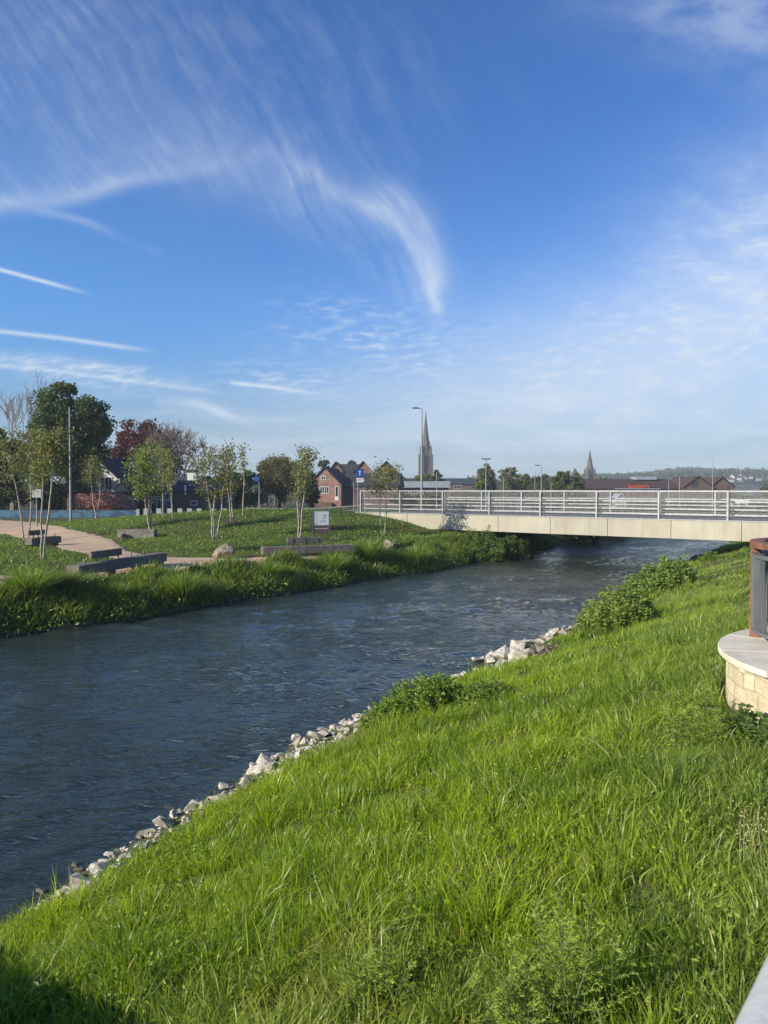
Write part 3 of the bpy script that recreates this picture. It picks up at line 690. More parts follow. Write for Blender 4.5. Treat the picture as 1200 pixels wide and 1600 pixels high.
def shore_rocks():
    r = np.random.default_rng(77)
    # the larger stones, placed one by one (pixel, pixel, width px)
    big = [((404, 1207), 46, 'largest pale boulder of the near stone edging, tilted up above its neighbours'), ((388, 1221), 36, 'broad pale stone just below the largest boulder of the edging'), ((424, 1219), 24, None),
        ((350, 1229), 26, None), ((252, 1283), 34, None), ((272, 1272), 28, None), ((300, 1260), 34, None), ((228, 1325), 44, 'long pale slab of rock lying level at the grass edge, low on the near shore'),
        ((158, 1358), 38, None), ((170, 1362), 26, None), ((112, 1388), 40, 'pale stone half sunk in grass at the lower left end of the edging'), ((98, 1392), 26, None), ((196, 1340), 30, None), ((205, 1332), 22, None),
        ((556, 1135), 20, None), ((545, 1130), 18, None), ((520, 1145), 22, None), ((505, 1155), 24, None), ((488, 1160), 22, None), ((470, 1172), 22, None), ((455, 1180), 18, None), ((438, 1192), 18, None), ((432, 1200), 16, None)]
    for (px, py), w, lb in big:
        p = at_z(px, py, .12); s = w/F*p.y*1.15
        put_rock('shore_rock', ROCKS[r.integers(12)], p.x, p.y, .06+s*.18, s, r, lb or 'pale angular limestone in the near stone edging between water and grass', None if lb else 'white limestones along the near waterline')
    far = [(922, 975, 18), (910, 980, 20), (896, 985, 26), (880, 990, 24), (868, 998, 20), (838, 1002, 22), (852, 1008, 20), (826, 1010, 18), (862, 1012, 16), (795, 1020, 20), (815, 1018, 16), (790, 1036, 26), (806, 1042, 22), (775, 1048, 24),
           (748, 1055, 26), (757, 1062, 20), (735, 1068, 18), (722, 1052, 18), (765, 1026, 18), (718, 1076, 16), (1086, 872, 20), (1098, 876, 16), (1076, 880, 14)]
    for px, py, w in far:
        p = at_z(px, py, .12); s = w/F*p.y*1.1
        put_rock('shore_rock', ROCKS[r.integers(12)], p.x, p.y, .05+s*.15, s, r, 'pale stone in the far stone edging below the leafy green bush', 'white limestones along the waterline upstream')
    for i in range(236):
        near = i < 172; y = (r.uniform(6.9, 13.3) if i < 74 else r.uniform(10.0, 13.3)) if near else r.uniform(15, 23); x = float(XN(y))+r.uniform(-.18, float(BAND(y))+.1); s = min(.36, r.lognormal(math.log(.15), .42))*(1.0 if near else 2.1)
        z = max(Hs(x, y), -.02)
        put_rock('shore_rock', ROCKS[r.integers(12)], x, y, z+s*(.12 if near else .2), s, r, 'pale angular limestone in the near stone edging between water and grass' if near else 'pale stone in the far stone edging below the leafy green bush', 'white limestones along the near waterline' if near else 'white limestones along the waterline upstream')
    for i in range(60):
        y = r.uniform(6.8, 22); x = float(XN(y))-r.uniform(-.1, .35); s = r.uniform(.10, .28)
        put_rock('wet_rock', ROCKS_D[r.integers(5)], x, y, r.uniform(-.07, .02)-.1*s, s, r, 'dark wet stone at the water edge in front of the pale stones', 'dark wet stones in the shallows')
    for i in range(1): pass
    # pebble gravel that nobody could count
    me = []; n = 1500; y = r.uniform(6.7, 23, n); x = XN(y)+r.uniform(-.3, 1.0, n)*np.maximum(BAND(y), .3); z = H(x, y); s = r.uniform(.012, .04, n)
    V = np.array([(1, 0, 0), (-1, 0, 0), (0, 1, 0), (0, -1, 0), (0, 0, .6), (0, 0, -.6)]); T = np.array([(0, 2, 4), (2, 1, 4), (1, 3, 4), (3, 0, 4), (2, 0, 5), (1, 2, 5), (3, 1, 5), (0, 3, 5)])
    VV = (np.stack([x, y, z], 1)[:, None]+V[None]*s[:, None, None]*r.uniform(.7, 1.3, (n, 6, 1))).reshape(-1, 3); FF = ((np.arange(n)*6)[:, None, None]+T[None]).reshape(-1, 3)
    tag(link('gravel', mesh_np('gravel', VV, [FF]), M['rock']), 'fine pale gravel between the rocks at the water edge', 'gravel', kind='stuff')
    p = at_z(808, 1028, .25); bmx = bmesh.new(); bmesh.ops.create_icosphere(bmx, subdivisions=2, radius=.085)
    for v in bmx.verts: v.co = Vector((v.co.x*1.3, v.co.y, v.co.z*.75))+Vector((random.gauss(0, .008), random.gauss(0, .008), random.gauss(0, .008)))
    me = bpy.data.meshes.new('litter'); bmx.to_mesh(me); bmx.free(); o = link('litter', me, M['teal']); o.location = p
    tag(o, 'small teal plastic litter caught among the pale rocks', 'litter')
shore_rocks()

def boulder(px0, px1, pyt, pyb, label, seed, deep=.8):
    b = hit((px0+px1)/2, pyb); w = (px1-px0)/F*b.y; h = (pyb-pyt)/F*b.y; r = np.random.default_rng(seed); bm = bmesh.new()
    for _ in range(12):
        q = r.normal(0, 1, 3); q /= np.linalg.norm(q); k = r.uniform(.95, 1.15)
        bm.verts.new((q[0]*w*.52*k, q[1]*w*deep*.5*k, h*.45+q[2]*h*.55*k))
    bmesh.ops.convex_hull(bm, input=bm.verts[:]); bmesh.ops.delete(bm, geom=[v for v in bm.verts if not v.link_faces], context='VERTS')
    bmesh.ops.bevel(bm, geom=bm.edges[:], offset=.03, segments=2, affect='EDGES')
    me = bpy.data.meshes.new('boulder'); bm.to_mesh(me); bm.free(); o = link('boulder', me, M['boulder']); o.location = (b.x, b.y+w*deep*.4, b.z-.05)
    return tag(o, label, 'boulder')
boulder(328, 366, 846, 874, 'large angular sandstone boulder on the gravel path', 47)
boulder(586, 622, 840, 866, 'rounded grey boulder behind the riverside sedge near the bridge', 9)
boulder(178, 196, 828, 845, 'grey boulder at the end of the stone block by the path fork', 12)
boulder(33, 47, 838, 850, 'small brown boulder between the young trees at the far left', 15)

# ------------------------------------------------------------------ benches
def bench(label, a, b, hgt=.32, dep=.46, back=(.25, .65), clear=.13):
    a, b = Vector(a), Vector(b); d = (b-a); L = Vector((d.x, d.y, 0)).length; ang = math.atan2(d.y, d.x); z0 = (a.z+b.z)/2
    t = thing('timber_bench', label, 'bench', (a.x, a.y, z0), ang)          # local x runs along the beam, +y is behind
    MB().box(0, L, 0, dep, clear, clear+hgt).build('seat_beam', M['timber'], t, bevel=.015)
    n = max(3, int(L/1.3))
    for i in range(n):
        x = .25+(L-.6)*i/(n-1); MB().box(x, x+.22, .05, dep-.05, -.08, clear-.003).build('foot', M['timber_fresh'], t)
    x0, x1 = L*back[0], L*back[1]; MB().box(x0, x1, dep-.09, dep+.01, clear+hgt+.10, clear+hgt+.34).build('backrest', M['timber'], t, bevel=.01)
    for x in (x0+.25, (x0+x1)/2, x1-.25): MB().box(x-.03, x+.03, dep-.105, dep-.093, clear+hgt-.0, clear+hgt+.30).build('bracket', M['steel_dark'], t)
    for x in (.6, x1+.35, x1+.75):
        if x < L-.1: MB().bar((x, dep*.5, clear+hgt+.002), (x, dep*.5, clear+hgt+.16), .03).build('armrest_pin', M['steel_dark'], t)
    return t
p1, p2 = at_z(124, 907, .98), at_z(261, 882, .98)
bench('weathered timber beam bench nearest the water, running away to the right', p1, p2, back=(.22, .55))
bench('long low timber bench in front of the information board', at_z(411, 872, .95), at_z(554, 867, .96), back=(.28, .68))
bench('timber bench beyond the young trees at the far left', at_z(50, 856, 1.08), at_z(96, 852, 1.08), back=(.1, .7))
b = hit(212, 842); t = MB().box(-.95, .95, 0, .6, -.1, .46).build('stone_block', M['block_stone'], bevel=.03); t.location = b
tag(t, 'long grey stone block used as a seat by the path fork', 'stone seat')

# ------------------------------------------------------------------ road bridge
BR = thing('road_bridge', 'pale concrete road bridge with grey metal railings crossing the river', 'bridge', (-1.6, 48.3, 0), math.atan2(-14.7, 18.4))
def build_bridge():
    P = 3.11; x_post = [.1+P*i for i in range(-0, 13)]; L = x_post[-1]+.5; W = 9.6; T = BR
    cm, g, out = new_mat('precast_concrete'); co = obj_co(g); x, y, z = g.sep(co)
    n = g.noise(co, 1.1, 5, .6); n2 = g.noise(co, 22, 4, .6); drip = g.ramp(g.noise(g.v('MULTIPLY', co, (3.5, 3.5, .25)), 1, 4, .6), .45, .75)
    c = g.mix(g.ramp(n, .3, .7), (.32, .30, .24, 1), (.37, .345, .28, 1)); c = g.mix(g.mul(drip, .5), c, (.25, .225, .175, 1)); c = g.mix(g.mul(g.ramp(g.noise(co, .45, 4, .6), .5, .7), .3), c, (.30, .25, .17, 1)); c = g.mix(g.mul(g.ramp(n2, .6, .8), .25), c, (.38, .35, .3, 1))
    oi = g.new('ShaderNodeObjectInfo'); k = g.m('MULTIPLY_ADD', oi.outputs['Random'], .16, .90); c = g.v('MULTIPLY', c, g.xyz(k, k, g.mul(k, .98)))
    principled(g, out, c, .85, spec=.25, normal=bump(g, n2, .2, .01)); M['concrete'] = cm
    MB().box(-.3, L, .25, W-.25, 1.62, 2.30).build('deck', M['concrete'], T)
    MB().box(-.3, L, .55, 1.9, 2.302, 2.36).build('footway', M['concrete'], T)
    MB().box(-.3, L, 1.95, W-.8, 2.302, 2.312).build('carriageway', M['asphalt'], T)
    # fascia panels between joints
    xj = [-.35]+[p+.62 for p in x_post[:-1]]+[L]
    xa = 3.95                                             # abutment face: the panels left of it run down into the bank
    for a, b2 in zip(xj, xj[1:]):
        z0 = 1.49
        MB().box(a+.012, b2-.012, 0, .22, z0, 2.36).build('fascia_panel', M['concrete'], T, bevel=.008)
        MB().box(a+.012, b2-.012, W-.22, W, z0, 2.36).build('fascia_panel', M['concrete'], T)
    MB().box(-.35, L, .03, .20, 1.52, 2.34).build('joint_backing', M['steel_dark'], T)
    MB().box(-.35, xa, .004, .21, -.3, 1.485).build('wing_wall', M['concrete'], T)
    MB().box(-.3, xa, .28, W-.25, -.3, 1.6).build('abutment', M['concrete'], T)
    MB().box(L-8, L, .28, W-.25, -.3, 1.6).build('abutment', M['concrete'], T)
    MB().box(-.35, L, -.03, .26, 2.363, 2.405).build('coping_plate', M['steel'], T)
    MB().box(-.35, L, W-.26, W+.03, 2.363, 2.405).build('coping_plate', M['steel'], T)
    for side, y0 in ((0, .10), (1, W-.10)):
        bx = -1 if side == 0 else 1
        for i, xp in enumerate(x_post):
            MB().box(xp-.045, xp+.045, y0-.04, y0+.10, 2.41, 3.76).build('parapet_post', M['steel'], T, bevel=.006)
            if i < len(x_post)-1:
                xn = x_post[i+1]; m = MB().box(xp+.047, xn-.047, y0-.03, y0+.05, 3.68, 3.75)
                m.build('handrail', M['steel'], T, bevel=.008)
                m = MB()
                for zz, hh in ((3.24, .075), (2.885, .075), (2.63, .075)): m.box(xp+.30, xn-.047, y0-.035, y0+.035, zz-hh/2, zz+hh/2)
                m.build('rail', M['steel'], T, bevel=.006)
                m = MB()
                for zz in (3.24, 2.885, 2.63): m.box(xp+.048, xp+.298, y0+.0, y0+.03, zz-.055, zz+.055)
                m.build('rail_bracket', M['steel_dark'], T)
                m = MB(); k = int(P/.075)
                for q in range(1, k):
                    xx = xp+P*q/k; m.bar((xx, y0+.07, 2.42), (xx, y0+.07, 3.66), .006)
                for q in range(9): m.bar((xp+.05, y0+.076, 2.48+q*.14), (xn-.05, y0+.076, 2.48+q*.14), .005)
                m.build('mesh_infill', M['steel'], T)
build_bridge()

# ------------------------------------------------------------------ signs and posts near the bridge
def sign_post():
    b = at(563, 800, 49.6); t = thing('path_sign', 'blue rectangular path sign on twin posts at the left bridge end', 'road sign', (b.x, b.y, 2.30), R(6))
    for x in (-.16, .30): MB().tube([(x, 0, 0), (x, 0, 2.2)], .035, 8).build('post', M['steel'], t, smooth=True)
    MB().box(-.26, .22, -.05, -.03, 2.28, 2.84).build('sign_panel', M['sign_blue'], t)
    m = MB().box(-.055, -.015, -.058, -.053, 2.42, 2.68); m.box(-.10, .03, -.058, -.053, 2.64, 2.70); m.tube([(-.035, -.055, 2.74), (-.035, -.055, 2.742)], .04, 8)
    m.build('sign_symbol', M['white'], t)
    MB().box(-.24, .20, -.05, -.03, 1.98, 2.24).build('sign_plate', M['white'], t)
    m = MB(); m.box(-.19, .15, -.056, -.052, 2.14, 2.17); m.box(-.19, .10, -.056, -.052, 2.07, 2.10); m.build('plate_text', M['black'], t)
    MB().tube([(-.16, 0, 2.2), (-.16, 0, 2.84)], .035, 8).build('post', M['steel'], t, smooth=True)
sign_post()
def info_board():
    b = hit(502, 845); t = thing('information_board', 'dark framed information board showing a pale site map on the grass mound', 'information board', (b.x, b.y, b.z), R(4))
    W, Hh = 28/F*b.y, 48/F*b.y
    m = MB(); m.box(-W/2, -W/2+.07, -.04, .06, -.1, Hh); m.box(W/2-.07, W/2, -.04, .06, -.1, Hh); m.box(-W/2+.07, W/2-.07, -.03, .05, Hh-.05, Hh); m.build('frame', M['steel_dark'], t)
    z1 = Hh-.05; z0 = Hh-.75*1.0; MB().box(-W/2+.07, W/2-.07, -.02, .02, z0, z1).build('map_panel', mat_plain('map_sheet', (.36, .40, .43), (.32, .36, .39), 4, .4), t)  # sheet tone kept low; shade on the board is put into its colour
    r = random.Random(4); m = MB(); w = W/2-.12
    for k in range(16):                                   # printed map: river line, blocks, text lines
        x = -w+.25+r.random()*(2*w-.35); z = z0+.14+r.random()*(z1-z0-.25); s = .02+.04*r.random(); m.box(x-s, x+s, -.026, -.0235, z-s*.5, z+s*.5)
    for k in range(9): m.box(-w, -w+.12+.05*r.random(), -.026, -.0235, z1-.10-k*.05, z1-.085-k*.05)
    m.build('map_print', mat_plain('map_ink', (.22, .30, .36), (.16, .22, .28), 9, .6), t)
    m = MB(); m.box(-w, -w+.12, -.026, -.0235, z0+.05, z0+.09); m.build('map_logo', M['black'], t)
    MB().box(-W/2+.07, W/2-.07, -.015, .02, .35, z0-.006).build('lower_panel', mat_plain('brown_panel', (.055, .035, .035), (.04, .028, .028), 4, .7), t)
    m = MB()
    for k in range(8): m.box(-w+.02+k*2*w/8.2, -w+.02+k*2*w/8.2+w/7, -.022, -.017, .60+.012*math.sin(k*2), .622+.012*math.sin(k*2))
    m.build('lettering', M['white'], t)
info_board()
def pole(name, label, px, pyt, Y, r_=.06, head=None, zb=None, cat='lamp post', mat='steel', group=None):
    p = at(px, pyt, Y); zb = Hs(p.x, Y) if zb is None else zb; t = thing(name, label, cat, (p.x, Y, zb), 0, group); h = p.z-zb
    MB().tube([(0, 0, -.2), (0, 0, h*.25), (0, 0, h)], [r_*1.25, r_, r_*.6], 8).build('column', M[mat], t, smooth=True)
    if head == 'left':
        MB().bar((0, 0, h+.02), (-.30, 0, h+.05), .05).build('arm', M[mat], t)
        MB().box(-.72, -.24, -.12, .12, h+.03, h+.12).build('lamp_head', M['steel_dark'], t, bevel=.02)
    elif head == 'top':
        MB().box(-.4, .4, -.1, .1, h, h+.10).build('lamp_head', M['steel_dark'], t, bevel=.02)
    elif head == 'right':
        MB().box(-.05, .6, -.1, .1, h, h+.10).build('lamp_head', M['steel_dark'], t, bevel=.02)
    return t
pole('lamp_post', 'tall steel lamp column with a lamp head standing before the large spire', 659, 639, 60, .085, 'left', 2.3)
pole('flagpole', 'tall bare steel column in front of the big green tree', 108.5, 636, 58, .085, None, None, 'pole')
pole('lamp_post', 'lamp column with a small twin head, above the third bridge bay', 759.5, 718, 70, .06, 'top', 1.6)
pole('lamp_post', 'lamp column with a short white head, tallest left of the stone spire', 846, 728, 85, .06, 'left', 1.2)
pole('lamp_post', 'thin lamp column just left of the taller one beside the small spire', 836, 738, 95, .055, None, 1.2)
pole('lamp_post', 'short thin lamp column before the round trees in the middle', 787, 746, 80, .05, None, 1.4)
pole('lamp_post', 'short lamp column standing at the left of the low blue grey roof', 682.5, 738, 64, .045, None, 2.0)
pole('lamp_post', 'low lamp column with curved white head before the bushy trees', 861, 755, 62, .04, 'left', 1.8)
pole('mast', 'tall aerial mast behind the brown store roof at the right', 1114, 716, 110, .07, None, 1.0, 'mast')
pole('lamp_post', 'lamp column in front of the dark store roof, right of the red letters', 1045, 749, 90, .05, None, 1.0)
pole('lamp_post', 'lamp column before the left slope of the store gable', 1062, 745, 92, .07, None, 1.0)
pole('pole', 'thin pole beside the red brick gable house and the bridge end', 553, 754, 53, .035, None, 2.3, 'pole')
pole('sign_pole', 'slim post with a small blue plate before the brown domed tree', 405, 752, 62, .045, None, None, 'road sign')
b = at(402.5, 752, 61.9); o = MB().box(-.28, .12, -.02, .02, 0, .38).build('direction_plate', M['sign_blue']); o.location = b; tag(o, 'small blue plate at the top of a slim post', 'sign plate')
pole('post', 'white sign post among young trees at the far left', 57, 771, 52, .05, None, None, 'road sign')
b = at(57, 775, 51.9); o = MB().box(-.30, .32, -.02, .02, -.1, .45).build('sign_plate', M['dimmed_white']); o.location = b; tag(o, 'pale sign plate half hidden by young tree leaves at the far left', 'sign plate')

def guard_fence():
    t = thing('guard_rail', 'thin grey wire guard rail along the road behind the mound', 'fence', (0, 0, 0)); pts = [at(px, py, Y) for px, py, Y in ((385, 794, 62), (450, 795, 59), (500, 794, 56), (562, 790, 51.5))]
    MB().tube(pts, .028, 6).build('top_rail', M['steel'], t, smooth=True)
    MB().tube([p-Vector((0, 0, .3)) for p in pts], .015, 5).build('wire', M['steel'], t)
    for i in range(9):
        k = i/8*(len(pts)-1); a = int(min(k, len(pts)-2)); p = pts[a].lerp(pts[a+1], k-a); MB().bar((p.x, p.y, Hs(p.x, p.y)-.1), (p.x, p.y, p.z+.02), .05).build('post', M['steel'], t)
guard_fence()

# ------------------------------------------------------------------ the curved stone wall with its rusted railing, and the terrace behind the camera
def near_right():
    m, g, out = new_mat('yellow_rubble_stone'); co = obj_co(g); x, y, z = g.sep(co)
    ang = g.m('ARCTAN2', y, x); u = g.mul(ang, 1.9)
    jx = g.noise(g.xyz(u, z), 2.0, 2, .5, color=True); n = g.new('ShaderNodeVectorMath', operation='SCALE'); g.put(n.inputs[0], jx); n.inputs[3].default_value = .11
    uv = g.v('ADD', g.xyz(u, z), n.outputs[0])
    b = g.new('ShaderNodeTexBrick'); b.offset = .37; b.squash = 1.7; b.squash_frequency = 3; g.put(b.inputs['Vector'], uv); b.inputs['Scale'].default_value = 1
    b.inputs['Color1'].default_value = (.66, .57, .38, 1); b.inputs['Color2'].default_value = (.44, .36, .22, 1); b.inputs['Mortar'].default_value = (.36, .31, .22, 1)
    b.inputs['Brick Width'].default_value = .25; b.inputs['Row Height'].default_value = .15; b.inputs['Mortar Size'].default_value = .006; b.inputs['Mortar Smooth'].default_value = .3
    nn = g.noise(co, 7, 5, .6); n3 = g.noise(co, 34, 4, .6)
    c = g.mix(g.mul(g.ramp(nn, .35, .7), .5), b.outputs[0], (.66, .58, .42, 1)); c = g.mix(g.mul(g.ramp(n3, .5, .8), .3), c, (.36, .30, .2, 1))
    principled(g, out, c, .9, spec=.2, normal=bump(g, g.sub(g.mul(n3, .6), g.mul(b.outputs[1], 1.)), 1.0, .028))
    cop = mat_plain('pale_coping', (.66, .61, .49), (.52, .475, .38), 3, .85, 0, .25, 50)
    t = thing('stone_wall', 'curved yellow rubble stone wall with pale coping at the right edge', 'wall', (WALL_C[0], WALL_C[1], 0))
    def ring(r0, r1, z0, z1, n=96, a0=0, a1=2*math.pi):
        mb = MB(); N = n
        for i in range(N):
            a, b2 = a0+(a1-a0)*i/N, a0+(a1-a0)*(i+1)/N
            base = len(mb.v)
            for an in (a, b2):
                for rr, zz in ((r0, z0), (r1, z0), (r1, z1), (r0, z1)): mb.v.append(Vector((rr*math.cos(an), rr*math.sin(an), zz)))
            for q in ((1, 5, 6, 2), (3, 2, 6, 7), (4, 0, 3, 7), (0, 4, 5, 1)): mb.f.append([base+k for k in q])
        return mb
    def weld(o):
        bm = bmesh.new(); bm.from_mesh(o.data); bmesh.ops.remove_doubles(bm, verts=bm.verts[:], dist=1e-4); bmesh.ops.recalc_face_normals(bm, faces=bm.faces[:]); bm.to_mesh(o.data); bm.free(); return o
    weld(ring(1.45, 1.88, .6, 2.108, 96).build('wall_face', m, t, smooth=True))
    # coping: separate slabs with thin joints
    nsl = 13
    for i in range(nsl):
        a0 = 2*math.pi*i/nsl+.004; a1 = 2*math.pi*(i+1)/nsl-.004; mb = MB(); K = 8
        pin = [(1.05*math.cos(a0+(a1-a0)*k/K), 1.05*math.sin(a0+(a1-a0)*k/K)) for k in range(K+1)]; po = [(1.96*math.cos(a0+(a1-a0)*k/K), 1.96*math.sin(a0+(a1-a0)*k/K)) for k in range(K+1)]
        o = mb.prism(po+pin[::-1], 2.11, 2.17).build('coping_slab', cop, t, bevel=.006)
    MB().prism([(1.04*math.cos(k*.2618), 1.04*math.sin(k*.2618)) for k in range(24)], 2.08, 2.15).build('paving', cop, t)
    # railing
    cx, cy, rr = 5.02, 7.9, 1.10; tr = thing('curved_railing', 'curved rusted steel railing with grey slanted bars on the stone wall', 'railing', (cx, cy, 2.172))
    weld(ring(rr-.11, rr+.03, 1.012, 1.075, 72).build('top_rail', M['corten'], tr, smooth=True))
    for i in range(9):
        a = R(149)+i*2*math.pi/9; mb = MB(); d = Vector((math.cos(a), math.sin(a), 0)); q = Vector((-d.y, d.x, 0))
        Mx = Matrix.Translation(d*(rr-.02)) @ Matrix((q, d, Vector((0, 0, 1)))).transposed().to_4x4(); mb.box(-.02, .02, -.06, .045, 0, 1.009, Mx); mb.build('post', M['corten'], tr, bevel=.004)
        mb.v, mb.f = [], []; mb.box(-.06, .06, -.075, .06, .0, .008, Matrix.Translation(d*(rr-.02)) @ Matrix((q, d, Vector((0, 0, 1)))).transposed().to_4x4())
    weld(ring(rr-.035, rr+.005, .90, .94, 72).build('upper_frame', M['grey_bar'], tr, smooth=True)); weld(ring(rr-.035, rr+.005, .10, .14, 72).build('lower_frame', M['grey_bar'], tr, smooth=True))
    r = random.Random(3)
    for i in range(76):
        a = 2*math.pi*i/76+r.uniform(-.015, .015); a2 = a+r.choice((-1, 1, 0, 0))*r.uniform(.02, .10); p, q = (rr-.015)*Vector((math.cos(a), math.sin(a), 0)), (rr-.015)*Vector((math.cos(a2), math.sin(a2), 0))
        up = p.normalized(); MB().bar((p.x, p.y, .142), (q.x, q.y, .898), .010, .05, up=tuple(up)).build('bar', M['grey_bar'], tr)
    # terrace and handrail beside the camera
    d = Vector((.62, .78, 0)); n = Vector((.78, -.62, 0)); o0 = Vector((.40, .80, 0)); f = lambda s, k, z: tuple(o0+d*s+n*k+Vector((0, 0, z)))
    t = thing('terrace_handrail', 'blurred grey metal handrail close by at the lower right corner', 'handrail', (0, 0, 0))
    MB().tube([f(-3.2, .027, 3.234), f(0, .027, 3.234), f(3.5, .027, 3.234)], .045, 20).build('rail', M['rail_paint'], t, smooth=True)
    for s in (-2.6, -1.3, 1.4, 2.8): MB().bar(f(s, .018, 2.155), f(s, .018, 3.205), .05).build('post', M['steel'], t)
    tf = MB().prism([f(-4, -.05, 0)[:2], f(3.6, -.05, 0)[:2], f(3.6, 7, 0)[:2], f(-4, 7, 0)[:2]], 1.3, 2.15).build('terrace', cop); tag(tf, kind='structure')
    # footbridge added unseen at the left, its parapet shades the corner of the bank
    a, b2 = Vector((-3.75, .7, 0)), Vector((-14.9, 4.5, 0)); dd = (b2-a).normalized(); nn_ = Vector((dd.y, -dd.x, 0)); t = thing('footbridge', 'stone footbridge out of view at the left, added to throw a shadow on the near grass', 'bridge', tuple(a), math.atan2(dd.y, dd.x)); L = (b2-a).length
    MB().box(-1.5, L, 0, 2.6, 1.5, 2.2).build('deck', M['concrete'], t); MB().box(-1.5, L, -.02, .24, 2.204, 3.25).build('parapet', M['concrete'], t); MB().box(-1.5, L, 2.36, 2.62, 2.204, 3.25).build('parapet', M['concrete'], t)
near_right()

# ------------------------------------------------------------------ buildings
def gable_block(t, w, d, eave, ridge, wall, roof, x0=0, y0=0, along='y', over=.3, rname='roof', wname='wall', z0=0, thick=.14):
    """block with its front at y0; along = direction of the ridge"""
    m = MB(); x1, y1 = x0+w, y0+d
    if along == 'y':
        xm = (x0+x1)/2; F_ = [(x0, z0), (x1, z0), (x1, eave), (xm, ridge), (x0, eave)]; b = 0
        for y in (y0, y1): m.v += [Vector((a, y, c)) for a, c in F_]
    else:
        ym = (y0+y1)/2; F_ = [(y0, z0), (y1, z0), (y1, eave), (ym, ridge), (y0, eave)]
        for x in (x0, x1): m.v += [Vector((x, a, c)) for a, c in F_]
    m.f = [[4, 3, 2, 1, 0], [5, 6, 7, 8, 9], [0, 1, 6, 5], [1, 2, 7, 6], [2, 3, 8, 7], [3, 4, 9, 8], [4, 0, 5, 9]]
    m.build(wname, wall, t)
    r = MB(); k = (ridge-eave)/((w if along == 'y' else d)/2); e = .02
    if along == 'y':
        ya, yb = y0-over, y1+over
        r.slab([(x0-over, ya, eave-over*k+thick), (xm, ya, ridge+thick), (xm, yb, ridge+thick), (x0-over, yb, eave-over*k+thick)][::-1], thick-e)
        r.slab([(xm, ya, ridge+thick), (x1+over, ya, eave-over*k+thick), (x1+over, yb, eave-over*k+thick), (xm, yb, ridge+thick)][::-1], thick-e)
    else:
        xa, xb = x0-over, x1+over
        r.slab([(xa, y0-over, eave-over*k+thick), (xb, y0-over, eave-over*k+thick), (xb, ym, ridge+thick), (xa, ym, ridge+thick)], thick-e)
        r.slab([(xa, ym, ridge+thick), (xb, ym, ridge+thick), (xb, y1+over, eave-over*k+thick), (xa, y1+over, eave-over*k+thick)], thick-e)
    return r.build(rname, roof, t)
def window(t, x, z, w, h, y=0, bars=1, frame='white'):
    m = MB(); f = .06; m.box(x-w/2, x+w/2, y-.05, y-.003, z, z+f); m.box(x-w/2, x+w/2, y-.05, y-.003, z+h-f, z+h); m.box(x-w/2, x-w/2+f, y-.05, y-.003, z+f, z+h-f); m.box(x+w/2-f, x+w/2, y-.05, y-.003, z+f, z+h-f)
    for k in range(bars): xx = x-w/2+w*(k+1)/(bars+1); m.box(xx-.025, xx+.025, y-.045, y-.003, z+f, z+h-f)
    o = m.build('window', M[frame], t); MB().box(x-w/2+f, x+w/2-f, y-.022, y-.004, z+f, z+h-f).build('pane', M['glass'], o); return o

